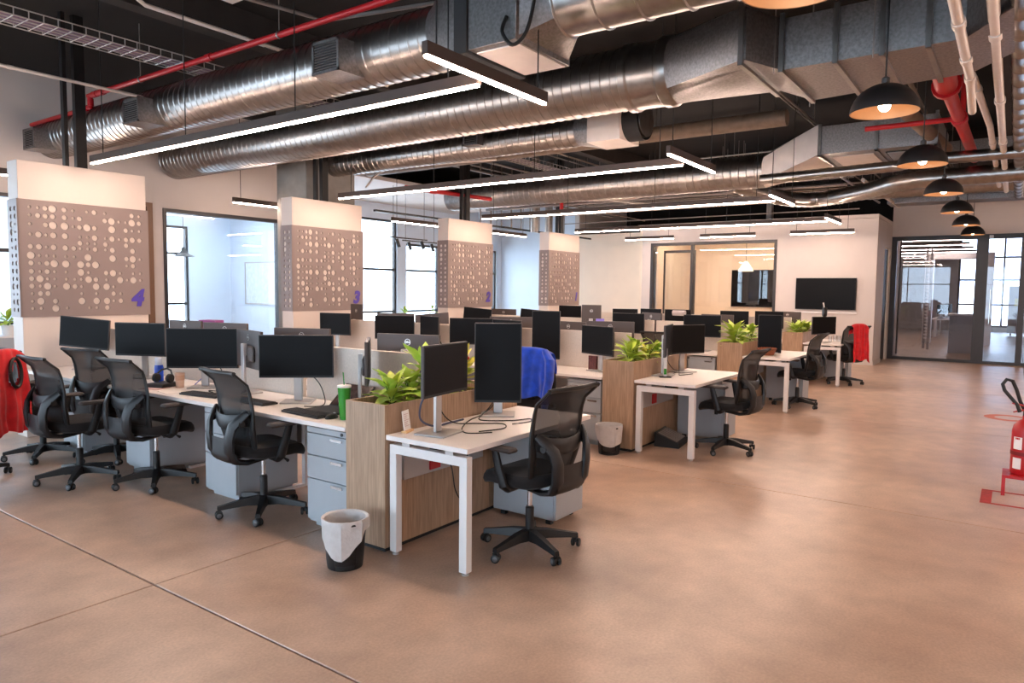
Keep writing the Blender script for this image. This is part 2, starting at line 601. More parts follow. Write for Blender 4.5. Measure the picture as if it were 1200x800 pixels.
# ------------------------------------------------------------------ perforated end columns
NUMW = {4: 'four', 3: 'three', 2: 'two', 1: 'one'}
COLX, PITCH, COLY = 3.073, 3.4348, 8.54
CF = [0.085, 0.143, 0.195, 0.247, 0.331, 0.394, 0.442, 0.499, 0.556, 0.639, 0.694, 0.751, 0.808, 0.861, 0.921]
RZ = [2.448, 2.365, 2.272, 2.164, 2.097, 2.035, 1.941, 1.86, 1.772, 1.694, 1.615, 1.536, 1.453, 1.376]
PAT = ['112321012100021', '122221200231132', '102331232030211', '131330113131232', '000000211200200',
       '231332112130030', '311111030030231', '212330323000120', '212110310231011', '231111132103131',
       '213132103310000', '122000101021000', '130200303312000', '110310011200000']
HR = [0, .0165, .027, .041]


def perforated(b, us, vs_, holes, u_rng, v_rng, y0, y1, fn):
    """panel in the (u, v) plane between depths y0 and y1 with real round holes; fn maps (u, depth, v) to xyz"""
    ve = [v_rng[0]] + [(vs_[i] + vs_[i + 1]) / 2 for i in range(len(vs_) - 1)] + [v_rng[1]]
    n = 16
    for j in range(len(vs_)):
        ue = [u_rng[0]] + [us[i] + (us[i + 1] - us[i]) * (holes[j][i] + .006) / (holes[j][i] + holes[j][i + 1] + .012) for i in range(len(us) - 1)] + [u_rng[1]]
        for i in range(len(us)):
            u0, u1, v0, v1 = ue[i], ue[i + 1], ve[j], ve[j + 1]
            r = min(holes[j][i], abs(us[i] - u0) * .97, abs(u1 - us[i]) * .97, abs(vs_[j] - v0) * .97, abs(v1 - vs_[j]) * .97) if holes[j][i] else 0
            for dep in (y0, y1):
                if not r:
                    b.add([fn(u0, dep, v0), fn(u1, dep, v0), fn(u1, dep, v1), fn(u0, dep, v1)], [(0, 1, 2, 3)])
                    continue
                cu, cv = us[i], vs_[j]
                inner, outer = [], []
                for k in range(n):
                    a = 2 * PI * k / n + PI / n
                    ca, sa = math.cos(a), math.sin(a)
                    inner.append(fn(cu + r * ca, dep, cv + r * sa))
                    tx = ((u1 - cu) / ca if ca > 0 else (u0 - cu) / ca) if abs(ca) > 1e-9 else 1e9
                    tz = ((v1 - cv) / sa if sa > 0 else (v0 - cv) / sa) if abs(sa) > 1e-9 else 1e9
                    t = min(tx, tz)
                    outer.append((cu + t * ca, cv + t * sa, tx < tz))
                vv = inner + [fn(p, dep, q) for p, q, _ in outer]
                ff = []
                for k in range(n):
                    q = (k + 1) % n
                    if outer[k][2] != outer[q][2]:
                        cxn = u1 if (outer[k][0] + outer[q][0]) / 2 > cu else u0
                        czn = v1 if (outer[k][1] + outer[q][1]) / 2 > cv else v0
                        vv.append(fn(cxn, dep, czn))
                        ff.append((k, n + k, len(vv) - 1, n + q, q))
                    else:
                        ff.append((k, n + k, n + q, q))
                b.add(vv, ff)
            if r:
                rg = [[fn(us[i] + r * math.cos(2 * PI * k / n + PI / n), dep, vs_[j] + r * math.sin(2 * PI * k / n + PI / n)) for k in range(n)] for dep in (y0, y1)]
                b.loft(rg, caps=False)
    # rim
    for (p, q) in (((u_rng[0], v_rng[0]), (u_rng[1], v_rng[0])), ((u_rng[1], v_rng[0]), (u_rng[1], v_rng[1])), ((u_rng[1], v_rng[1]), (u_rng[0], v_rng[1])), ((u_rng[0], v_rng[1]), (u_rng[0], v_rng[0]))):
        b.add([fn(p[0], y0, p[1]), fn(q[0], y0, q[1]), fn(q[0], y1, q[1]), fn(p[0], y1, p[1])], [(0, 1, 2, 3)])


pb = MB()
holes = [[HR[int(c)] for c in row] for row in PAT][::-1]
perforated(pb, [-.02 + CF[k] * 1.37 for k in range(15)], RZ[::-1], holes, (-.02, 1.35), (1.285, 2.527), -.014, -.002, lambda u, d_, v: (u, d_, v))
front_panel_me = pb.mesh('perforated_panel')
front_panel_me.materials.append(M_PERF)
rp = random.Random(3)
sb = MB()
perforated(sb, [.06, .16], [1.36 + .082 * k for k in range(14)], [[rp.choice([.015, .022, .034, .026]) for _ in range(2)] for _ in range(14)],
           (-.014, .25), (1.285, 2.527), -.002, -.014, lambda u, d_, v: (d_, u, v))
side_panel_me = sb.mesh('side_perforated_panel')
side_panel_me.materials.append(M_PERF)
for i in range(4):
    n = 4 - i
    c = thing('end_column', 'white end board with perforated taupe panel numbered %s' % NUMW[n], 'column', (COLX + PITCH * i, COLY, 0), 0, 'numbered boards closing the desk rows')
    MB().box(0, 0, 0, 1.334, .25, 2.93, .004).build('board', M_BOARD, c)
    link_mesh('perforated_panel', front_panel_me, c)
    link_mesh('side_panel', side_panel_me, c)
    me = text_mesh(str(n), .26, .003, .22, .013)
    me.materials.append(M_PURPLE)
    o = link_mesh('number', me, c, (1.19, -.0175, 1.478), (PI / 2, 0, 0))
    o.data.name = 'number'
    # black uprights above the board
    for (dx, w) in ((.50, .04), (.62, .11)):
        u = MB().box(COLX + PITCH * i + dx, COLY + .08, 2.932, COLX + PITCH * i + dx + w, COLY + .15, CEIL).build('steel_upright', M_BLACKMETAL)
        tag(u, ('narrow' if w < .1 else 'wide') + ' black steel upright rising from board %s to the ceiling' % NUMW[n], 'steel post', 'uprights above the boards')

# ================================================================== FURNITURE
X0 = 3.01
TOPZ = .74
ROWN = {0: 'four', 1: 'three', 2: 'two', 3: 'one'}


def row_name(i):
    return 'the desk row of board %s' % ROWN[i]


YD = [3.44 + (8.50 - 3.44) * k / 4 for k in range(5)]

# ---- bench desks (four double-sided rows)
bench_top = MB().box(0, .004, TOPZ - .03, .665, (YD[1] - YD[0]) - .004, TOPZ, .003).mesh('worktop')
bench_top.materials.append(M_TOP)
M_SCREENFAB = mat('cream_divider_fabric', '#d8cbbf', .9, var=.06, scale=60)
M_ALU = mat('aluminium_profile', '#c4c0bd', .35, .7)


def bench(i):
    x = X0 + PITCH * i
    t = thing('bench_desk', 'long white double-sided bench desk ending at board %s' % ROWN[i], 'desk', (x, YD[0], 0), 0, 'bench desk rows')
    w = YD[1] - YD[0]
    for k in range(4):
        link_mesh('worktop', bench_top, t, (0, w * k, 0))
        link_mesh('worktop', bench_top, t, (.735, w * k, 0))
        MB().box(.685, w * k + .02, .66, .715, w * (k + 1) - .02, 1.165, .004).build('divider_screen', M_SCREENFAB, t)
        MB().box(.69, w * k + .02, .30, .71, w * (k + 1) - .02, .655).build('modesty_panel', M_GREYCAB, t)
    for k in range(5):
        y = min(max(w * k, .06), w * 4 - .06)
        b = MB().box(.12, y - .02, .692, 1.28, y + .02, .709).box(.66, y - .02, .02, .74, y + .02, .692).box(.40, y - .02, 0, 1.0, y + .02, .02)
        b.build('leg_frame', M_WHITEMETAL, t)
    MB().box(.625, .1, .60, .68, w * 4 - .1, .605).box(.625, .1, .605, .63, w * 4 - .1, .66).build('cable_tray', M_WHITEMETAL, t)
    return t


for i in range(4): bench(i)


# ---- drawer pedestals (front faces -x)
def pedestal_parts(t, m):
    MB().box(.02, 0, .035, .56, .41, .69, .002).build('body', m, t)
    MB().box(.05, .03, 0.0, .53, .38, .035).build('plinth', M_GREYCAB, t)
    MB().box(.002, .002, .655, .02, .408, .69, .001).build('lock_rail', m, t)
    lk = MB().lathe([(.011, 0), (.011, .006), (.004, .012)], 10, (0, 0, 0), 'x').build('lock', M_BLK, t)
    lk.location = (-.006, .055, .672)
    for z0, z1 in ((.055, .335), (.345, .495), (.505, .648)):
        d_ = MB().box(0, .003, z0, .022, .407, z1, .002).build('drawer', m, t)
        MB().box(-.012, .05, z1 - .03, .0, .16, z1 - .022, .001).box(-.012, .05, z1 - .03, -.009, .16, z1 - .012).build('handle', M_CHROME, d_)


ped0 = thing('drawer_pedestal', 'grey steel three-drawer pedestal behind the front waste bin beside the nearest planter', 'drawer unit', (X0 + .05, 3.475, 0), 0, 'pedestals under the benches')
pedestal_parts(ped0, M_GREYCAB)
names = ['second', 'third', 'fourth']
for i in range(4):
    for k in range(4):
        if i == 0 and k == 0: continue
        x = X0 + PITCH * i + .05
        y = [3.475, 4.715, 5.97, 7.22][k]
        if i > 0 and k > 1: continue
        if k == 0: lb = 'grey three-drawer pedestal behind the planter of %s' % row_name(i)
        else: lb = 'grey three-drawer pedestal, %s from the planter, front side of %s' % (names[k - 1], row_name(i))
        copy_tree(ped0, lb, (x, y, 0))

# ---- end tables, planters, side cabinets
tabs = {}


def end_table(i):
    x = X0 + PITCH * i
    t = thing('end_table', 'white end table with square steel legs before the planter of board %s row' % ROWN[i], 'table', (x, 2.44, 0), 0, 'white tables at the aisle ends of the rows')
    MB().box(0, 0, TOPZ - .03, 1.40, .638, TOPZ, .003).build('tabletop', M_TOP, t)
    for s, xx in ((0, .015), (1, 1.335)):
        if s == 1:
            for yy in (.12, .46):
                MB().box(1.10, yy, .626, 1.30, yy + .05, .7095).build('support_block', M_SILVER, t)
            continue
        else:
            for yy in (.015, .565):
                l = MB().box(xx, yy, .018, xx + .05, yy + .055, .63, .002).build('leg', M_WHITEMETAL, t)
                MB().lathe([(.022, 0.0), (.022, .008), (.01, .012), (.01, .02)], 12, (xx + .025, yy + .0275, 0)).build('levelling_foot', M_SILVER, l)
            MB().box(xx, .015, .63, xx + .05, .62, .685, .002).build('cross_bar', M_WHITEMETAL, t)
        for yy in (.12, .46):
            MB().box(xx + .005, yy, .685, xx + .045, yy + .06, .711).build('spacer', M_SILVER, t)
    MB().box(.065, .30, .665, 1.09, .34, .709).build('rail', M_DARKGAP, t)
    MB().box(.12, .60, .44, .92, .625, .64, .002).build('service_panel', M_SILVER, t)
    MB().box(.35, .588, .46, .45, .6, .56, .002).build('socket_plate', M_RED, t)
    # planter
    p = thing('planter_box', 'tall oak laminate planter box at the aisle end of %s' % row_name(i), 'planter', (x, 3.085, 0), 0, 'oak planters closing the rows')
    W, D, H = 1.40, .35, .92
    MB().box(0, 0, .03, .018, D, H, .001).build('end_board', M_WOOD, p)
    MB().box(W - .018, 0, .03, W, D, H, .001).build('end_board', M_WOOD, p)
    MB().box(.018, 0, .03, W - .018, .018, H, .001).build('long_board', M_WOOD, p)
    MB().box(.018, D - .018, .03, W - .018, D, H, .001).build('long_board', M_WOOD, p)
    MB().box(.02, .02, 0, W - .02, D - .02, .03).build('plinth', M_DARKGAP, p)
    MB().box(.018, .018, .70, W - .018, D - .018, H - .06).build('soil', M_SOIL, p)
    # storage cabinet under the far end of the table
    c = thing('storage_cabinet', 'pale grey storage cabinet under the far end of the white table, board %s row' % ROWN[i], 'cabinet', (x + 1.04, 2.50, 0), 0, 'cabinets under the white end tables')
    MB().box(0, .02, .04, .37, .535, .625, .003).build('body', M_GREYCAB, c)
    MB().box(.002, 0, .045, .368, .018, .62, .002).build('door', M_GREYCAB, c)
    MB().box(.03, .06, 0, .07, .10, .04).build('foot', M_DARKGAP, c)
    MB().box(.30, .06, 0, .34, .10, .04).build('foot', M_DARKGAP, c)
    MB().box(.03, .45, 0, .07, .49, .04).build('foot', M_DARKGAP, c)
    MB().box(.30, .45, 0, .34, .49, .04).build('foot', M_DARKGAP, c)


for i in range(4): end_table(i)

# ---- task chair (front = +x)
M_PADTOP = mat('grey_armrest_pad', '#3a3331', .6, var=.1)


def make_chair():
    t = thing('task_chair', 'black mesh-back task chair', 'chair', (0, 0, 0), 0, 'black mesh task chairs')
    b = MB()
    b.lathe([(.035, .06), (.042, .075), (.04, .125), (.03, .135)], 16)
    for k in range(5):
        a = 2 * PI * k / 5 + .3
        ca, sa = math.cos(a), math.sin(a)
        rings = []
        for r, z, w, h in ((.025, .10, .034, .034), (.12, .10, .028, .026), (.25, .083, .021, .017), (.315, .074, .019, .014)):
            cx_, cy_ = ca * r, sa * r
            rings.append([(cx_ - sa * w, cy_ + ca * w, z - h), (cx_ + sa * w, cy_ - ca * w, z - h), (cx_ + sa * w * .7, cy_ - ca * w * .7, z + h), (cx_ - sa * w * .7, cy_ + ca * w * .7, z + h)])
        b.loft(rings)
    b.build('star_base', M_BLK, t)
    cb = MB()
    for s in (-1, 1):
        cb.lathe([(.0, s * .008), (.022, s * .008), (.027, s * .012), (.027, s * .024), (.021, s * .028), (0, s * .028)], 14, (0, 0, .027), 'y', False)
    cb.tube([(0, 0, .027), (0, 0, .075)], .009, 8).box(-.02, -.007, .035, .012, .007, .056)
    cm = cb.mesh('caster')
    cm.materials.append(M_BLK)
    hm = MB().lathe([(.016, .0285), (.013, .030), (0.0, .030)], 12, (0, 0, 0), 'y', False).mesh('hub_cap')
    hm.materials.append(mat('grey_hub_plastic', '#5a5a5c', .4))
    for k in range(5):
        a = 2 * PI * k / 5 + .3
        c = link_mesh('caster', cm, t, (math.cos(a) * .305, math.sin(a) * .305, 0), (0, 0, a + 1.1 + k))
        link_mesh('hub_cap', hm, c, (0, 0, .027))
        link_mesh('hub_cap', hm, c, (0, 0, .027), (0, 0, PI))
    MB().lathe([(.027, .12), (.027, .27), (.022, .275), (.022, .28)], 16).build('lift_sleeve', M_BLK, t)
    MB().lathe([(.015, .27), (.015, .42)], 14).build('lift_piston', M_CHROME, t)
    MB().box(-.13, -.07, .385, .13, .07, .43, .015).build('tilt_mechanism', M_BLK, t)
    MB().tube([(.05, -.06, .40), (.05, -.2, .395), (.05, -.245, .385)], [.006, .006, .012], 8).build('lever', M_BLK, t)
    MB().tube([(.10, .03, .39), (.10, .03, .34)], [.02, .018], 10).build('tension_knob', M_BLK, t)

    # seat cushion: superellipse plan with a waterfall front
    def seat(u, v):
        a = 2 * PI * v
        e = .55
        cx_ = math.copysign(abs(math.cos(a)) ** e, math.cos(a)) * .245
        cy_ = math.copysign(abs(math.sin(a)) ** e, math.sin(a)) * .245
        lv = [(0.0, .455), (.75, .452), (.93, .440), (.985, .42), (1.0, .395), (.97, .372), (.85, .362), (0.0, .362)]
        k = u * 7
        s, z = lv[int(round(k))]
        x = cx_ * s + .01
        y = cy_ * s
        z += .012 * (abs(y) / .245) ** 2 * s - (.05 * max(0, (x - .12) / .135) ** 2) + .03 * max(0, (-x - .1) / .15) ** 2
        return (x, y, z + .045)
    MB().grid(seat, 7, 32).build('seat', M_FABRIC, t)

    # back frame
    def bx(z):
        pts = [(.47, -.205), (.56, -.225), (.66, -.247), (.76, -.247), (.87, -.262), (.95, -.288), (1.0, -.318), (1.03, -.355)]
        if z <= pts[0][0]: return pts[0][1]
        for (za, xa), (zb, xb) in zip(pts, pts[1:]):
            if z <= zb: return xa + (xb - xa) * (z - za) / (zb - za)
        return pts[-1][1]

    def hw(z):
        return .18 + .05 * min(1, max(0, (z - .47) / .22)) + .008 * max(0, (z - .9) / .1)

    def bp(z, s):
        y = hw(z) * s
        return (bx(z) + .045 * s * s - (.03 * abs(s) ** 6 if z > .98 else 0), y, z)
    zs = [.47, .52, .58, .64, .70, .76, .82, .88, .94, .99, 1.03]
    for s in (-1, 1):
        MB().tube([bp(z, s) for z in zs], [.024, .029, .031, .029, .024, .020, .018, .016, .015, .014, .012], 8, flat=.62).build('back_rail', M_BLK, t)
    MB().tube([bp(1.025, -1 + 2 * k / 12) for k in range(13)], .014, 8).build('top_rail', M_BLK, t)
    MB().tube([bp(.48, -1 + 2 * k / 8) for k in range(9)], .018, 8).build('bottom_rail', M_BLK, t)
    MB().grid(lambda u, v: bp(.48 + u * .54, (-1 + 2 * v) * .98), 14, 10).build('back_mesh', M_MESH, t)
    # rear spine
    for s in (-1, 1):
        MB().tube([(-.03, s * .09, .395), (-.18, s * .105, .385), (-.275, s * .12, .41), (-.318, s * .13, .48), (-.325, s * .14, .58), (-.31, s * .16, .66), (-.27, s * .195, .715), (-.232, s * .225, .755)],
                  [.025, .032, .040, .044, .042, .038, .032, .022], 8, flat=.55, up=(0, 0, 1)).build('spine_arm', M_BLK2, t)
    MB().grid(lambda u, v: (-.20 - .125 * math.sin(min(1, u * 1.7) * PI / 2) - .012 * (1 - (2 * v - 1) ** 2), (-.12 + .24 * v) * (1 + .12 * u), .375 + .03 * u + .17 * u * u), 8, 6).build('spine_plate', M_BLK2, t)
    def lum(u, v):
        s = -1 + 2 * u
        x = -.29 + .06 * s * s
        z = .675 + .03 * s * s
        a = 2 * PI * v
        return (x + .014 * math.cos(a), s * .21, z + .05 * math.sin(a))
    MB().grid(lum, 12, 10).build('lumbar_support', M_BLK2, t)
    for s in (-1, 1):
        k = MB().lathe([(0, -.012), (.022, -.012), (.022, .012), (0, .012)], 12, (0, 0, 0), 'y', False).build('adjuster_knob', M_BLK, t)
        k.location = (-.27, s * .20, .68)
        # arm
        u_ = MB()
        u_.tube([(-.02, s * .14, .405), (-.02, s * .235, .405), (-.015, s * .265, .43), (.02, s * .275, .55), (.045, s * .278, .645)], [.018, .022, .026, .023, .02], 8, flat=1.3, up=(1, 0, 0))
        a_ = u_.build('armrest', M_BLK, t)
        MB().box(-.115, s * .285 - .043, .645, .165, s * .285 + .043, .673, .012).build('arm_pad', M_PADTOP, a_)
    for c in t.children:
        if c.name.split('.')[0] in ('tilt_mechanism', 'lever', 'tension_knob', 'seat', 'back_rail', 'top_rail', 'bottom_rail', 'back_mesh', 'spine_arm', 'spine_plate', 'lumbar_support', 'adjuster_knob', 'armrest'):
            c.location.z += .03
    return t


chair0 = make_chair()
CH_LIST = [
    # x, y, heading, label
    (3.61, 2.42, 84, 'black mesh task chair pulled up to the nearest white end table'),
    (3.05, 4.36, -6, 'black task chair tucked at the bench right behind the nearest waste bin'),
    (2.97, 5.69, 4, 'black task chair at the bench beside the blue water bottle'),
    (2.64, 6.29, 1, 'black task chair standing back from the bench, left of the bottle desk'),
    (3.20, 6.85, 14, 'black task chair pushed close to the bench between two pulled-out chairs'),
    (2.80, 7.42, 2, 'black task chair beside the red vest, near board four'),
    (2.07, 7.04, 125, 'black task chair carrying the red vest at the left edge'),
    (5.80, 3.76, 6, 'black task chair with the blue jacket over its back'),
    (7.13, 2.36, 86, 'black task chair at the white table above the black footrest'),
    (10.60, 2.50, 84, 'black task chair at the white table with the wicker basket'),
    (13.81, 2.47, 50, 'black task chair with a red vest at the farthest white table'),
    (6.05, 5.3, 5, 'black task chair in the aisle behind the nearest planter monitors'),
    (9.55, 4.1, 5, 'black task chair in the aisle beyond the second planter'),
]
for k, (x, y, h, lb) in enumerate(CH_LIST):
    o = chair0 if k == 0 else copy_tree(chair0, lb)
    o['label'] = lb
    o.location = (x, y, 0)
    o.rotation_euler = (0, 0, R(h))

# ---- monitors (screen faces +x; bottom edge at z=0 of the panel, stand reaching the desk)
txt_me = text_mesh('DELL', .022, .0006, 0, .0006)
txt_me.materials.append(M_LOGO)


def make_monitor(w, h, drop):
    """panel centre at height drop above the desk"""
    t = thing('monitor', 'black monitor', 'monitor')
    z0 = drop - h / 2
    b = MB().box(-.022, -w / 2, z0, 0, w / 2, z0 + h, .004)
    b.build('casing', M_BACK, t)
    MB().box(-.045, -w * .28, z0 + h * .18, -.022, w * .28, z0 + h * .60, .018).build('rear_housing', M_BACK, t)
    MB().box(-.001, -w / 2 + .002, z0 + .002, .0035, w / 2 - .002, z0 + h - .002, .001).build('bezel', M_BEZEL, t)
    MB().box(.003, -w / 2 + .009, z0 + .018, .0048, w / 2 - .009, z0 + h - .009).build('display', M_SCREEN, t)
    MB().box(-.075, -.032, .012, -.052, .032, drop + .05, .004).box(-.056, -.03, drop - .05, -.044, .03, drop + .05).build('stand_neck', M_SILVER, t)
    MB().box(-.16, -.12, 0, .055, .12, .012, .004).build('stand_base', M_SILVER, t)
    lg = MB()
    lz = drop + (h * .31 if h < w else .18)
    lg.lathe([(.026, 0), (.026, .0015), (.0225, .0015), (.0225, 0)], 24, (0, 0, 0), 'x', False)
    l = lg.build('logo_ring', M_LOGO, t)
    l.location = (-.0237, 0, lz)
    tx = link_mesh('logo_lettering', txt_me, l, (0, 0, 0), (PI / 2, 0, -PI / 2))
    return t


MP = {}


def place_monitor(x, y, ztop, head, w, h, label, roll=0.0, tilt=0.0, group='office monitors', dz=TOPZ):
    key = (w, h, round(ztop, 2))
    if key not in MP:
        MP[key] = make_monitor(w, h, ztop - dz - h / 2)
        o = MP[key]
        o['label'] = label
    else:
        o = copy_tree(MP[key], label)
    o['group'] = group
    o.location = (x, y, dz + .001)
    o.rotation_euler = (0, 0, R(head))
    if roll or tilt:
        for c in list(o.children):
            if c.name.split('.')[0] in ('casing', 'rear_housing', 'bezel', 'display', 'logo_ring'):
                zc = ztop - dz - h / 2
                Mx = Matrix.Translation((0, 0, zc)) @ Matrix.Rotation(R(roll), 4, 'X') @ Matrix.Rotation(R(tilt), 4, 'Y') @ Matrix.Translation((0, 0, -zc))
                c.matrix_basis = Mx @ Matrix.Translation(c.location)
    return o


FRONT = 'front side of '
MON = [
    # x, y, ztop, yaw, facing, w, h, label
    (3.43, 7.97, 1.285, 32, 1, .54, .32, 'black monitor tilted askew in front of board four'),
    (3.43, 6.82, 1.275, 25, 1, .54, .32, 'black monitor left of the blue bottle, ' + FRONT + row_name(0)),
    (3.43, 5.76, 1.265, 39, 1, .61, .35, 'wide black monitor above the tan cup'),
    (3.43, 4.47, 1.265, 41, 1, .56, .33, 'black monitor behind the keyboard next to the green tumbler'),
    (4.01, 7.01, 1.27, 4, -1, .54, .32, 'monitor back left of the purple box, far side of ' + row_name(0)),
    (4.01, 6.30, 1.27, 15, -1, .54, .32, 'monitor back just right of the purple box'),
    (3.56, 5.24, 1.265, -14, -1, .54, .32, 'brown monitor back turned sideways between two black screens'),
    (4.01, 5.13, 1.27, 20, -1, .56, .33, 'monitor back peeking above the keyboard desk screen'),
    (4.06, 3.89, 1.27, 14, -1, .56, .33, 'monitor back with round logo above the nearest plants'),
    (6.87, 8.06, 1.26, 12, 1, .54, .32, 'blue-black monitor under board three'),
    (6.87, 6.85, 1.26, 34, 1, .54, .32, 'dark monitor, second from board three, ' + FRONT + row_name(1)),
    (6.87, 6.22, 1.27, -22, 1, .54, .32, 'dark monitor, third from board three, ' + FRONT + row_name(1)),
    (6.87, 5.52, 1.27, 24, 1, .56, .33, 'dark monitor partly behind the nearest portrait monitor'),
    (6.93, 5.02, 1.26, -14, 1, .54, .32, 'bluish monitor just above the nearest portrait monitor'),
    (6.87, 4.41, 1.39, 22, 1, .33, .56, 'portrait black monitor behind the blue jacket'),
    (6.87, 3.74, 1.24, -22, 1, .54, .32, 'angled monitor left of the second planter'),
    (7.34, 8.10, 1.39, -12, -1, .33, .56, 'upright brown monitor back with a webcam beside board three'),
    (7.45, 7.40, 1.27, 30, -1, .56, .33, 'monitor back nearest board three, far side of ' + row_name(1)),
    (7.45, 6.68, 1.28, 11, -1, .54, .32, 'monitor back with logo, second from board three on the far side'),
    (7.45, 5.32, 1.28, 25, -1, .56, .33, 'monitor back with logo left of the portrait monitor behind the jacket'),
    (7.45, 4.44, 1.25, -10, -1, .54, .32, 'monitor back with logo right of the portrait monitor behind the jacket'),
    (7.45, 3.88, 1.27, 20, -1, .56, .33, 'monitor back carrying a purple note'),
    (10.30, 8.13, 1.28, 23, 1, .54, .32, 'dark monitor at the foot of board two'),
    (10.88, 7.94, 1.26, 7, -1, .54, .32, 'brown monitor back right of board two'),
    (10.30, 6.84, 1.28, 25, 1, .54, .32, 'dark monitor midway between boards two and one'),
    (10.48, 5.82, 1.39, 20, -1, .33, .56, 'upright brown monitor back right of board one'),
    (10.30, 5.05, 1.27, 6, 1, .54, .32, 'bluish monitor behind the second planter'),
    (10.88, 4.90, 1.27, -30, -1, .54, .32, 'small brown monitor back behind the second planter plants'),
    (10.30, 3.83, 1.28, 7, 1, .56, .33, 'dark monitor left of the third planter'),
    (10.98, 3.83, 1.27, -6, -1, .54, .32, 'monitor back above the third planter plants'),
    (13.73, 8.18, 1.29, 8, 1, .54, .32, 'dark monitor at the foot of board one'),
    (13.73, 6.81, 1.25, 18, 1, .54, .32, 'dark monitor under the beige wall, ' + FRONT + row_name(3)),
    (13.73, 6.22, 1.26, -14, 1, .54, .32, 'bluish monitor below the inner room window post'),
    (13.73, 5.62, 1.26, 9, 1, .54, .32, 'dark monitor with a rolled grey towel before it'),
    (13.73, 4.46, 1.26, 10, 1, .54, .32, 'left one of two dark monitors below the inner room screen'),
    (13.73, 3.80, 1.27, -3, 1, .54, .32, 'right one of two dark monitors below the inner room screen'),
    (14.31, 3.60, 1.26, -15, -1, .54, .32, 'brown monitor back left of the farthest planter'),
]
for (x, y, zt, a, fc, w, h, lb) in MON:
    place_monitor(x, y, zt, (180 + a) if fc == 1 else a, w, h, lb, roll=(-5 if 'askew' in lb else 0))

# monitors on the white end tables
place_monitor(3.25, 2.80, 1.297, 279, .50, .31, 'black landscape monitor on the nearest white end table')
place_monitor(3.95, 2.93, 1.395, 214, .33, .56, 'tall portrait monitor on the nearest white end table')
place_monitor(7.42, 2.93, 1.265, 244, .54, .32, 'black monitor on the white table above the footrest')
place_monitor(7.02, 2.96, 1.28, 285, .54, .33, 'monitor seen edge-on beside the white power strip')
place_monitor(10.66, 2.93, 1.30, 196, .33, .56, 'portrait monitor on the white table with the wicker basket')
place_monitor(13.65, 2.80, 1.205, 235, .54, .32, 'small black monitor on the farthest white table')
place_monitor(3.44, 3.68, 1.27, 315, .50, .30, 'monitor seen edge-on behind the green tumbler')

# ------------------------------------------------------------------ plants
M_LEAF = mat('lime_leaf', '#8fb62a', .45, col2='#d6df6a', scale=9, spec=.4)
M_LEAF2 = mat('green_leaf', '#6fa32c', .45, col2='#b5cc4c', scale=9, spec=.4)
M_LEAF3 = mat('yellow_leaf', '#c9c23a', .45, col2='#e6df6a', scale=9, spec=.4)
M_STEM = mat('plant_stem', '#5d7a2a', .6)


def leaf_mesh(m, L=.2, W=.06, droop=.5):
    b = MB()

    def fn(u, v):
        s = -1 + 2 * v
        w = W * .5 * math.sin(PI * min(1, u * .94 + .06)) ** .8 * (1 - .25 * u)
        a = droop * u
        x = L * (math.sin(a) / droop if droop else u)
        z = -L * (1 - math.cos(a)) / droop if droop else 0
        return (x, s * w, z + .25 * w * abs(s) + .003 * math.sin(u * 14))
    b.grid(fn, 6, 4)
    me = b.mesh('leaf')
    me.materials.append(m)
    return me


LEAVES = {'lime': [leaf_mesh(M_LEAF, .17, .07, .9), leaf_mesh(M_LEAF, .15, .06, .5)],
          'green': [leaf_mesh(M_LEAF2, .13, .05, 1.1), leaf_mesh(M_LEAF, .12, .05, .6)],
          'yellow': [leaf_mesh(M_LEAF3, .15, .06, .6), leaf_mesh(M_LEAF, .14, .05, .9)]}


def plant(x, y, z, kind, n, h, spread, sc, label, seed):
    r = random.Random(seed)
    t = thing('potted_foliage_plant', label, 'plant', (x, y, z), r.random() * 6, 'plants in the oak planters')
    st = MB()
    ns = 3 if n > 14 else 2
    for k in range(ns):
        a = r.random() * 6.28
        st.tube([(0, 0, -.02), (math.cos(a) * .02, math.sin(a) * .02, h * .5), (math.cos(a) * spread * .3, math.sin(a) * spread * .3, h)], [.006, .005, .003], 6)
    st.build('stem', M_STEM, t)
    for k in range(n):
        a = k * 2.399 + r.uniform(-.3, .3)
        f_ = (k + .5) / n
        zz = h * (.12 + .88 * f_)
        el = -(.15 + 1.0 * f_) + r.uniform(-.2, .2)
        rr = spread * .25 * (1 - f_ * .4)
        link_mesh('leaf', LEAVES[kind][k % 2], t, (math.cos(a) * rr * .4, math.sin(a) * rr * .4, zz * .85), (r.uniform(-.4, .4), el, a), sc * 1.12 * r.uniform(.8, 1.25))
    return t


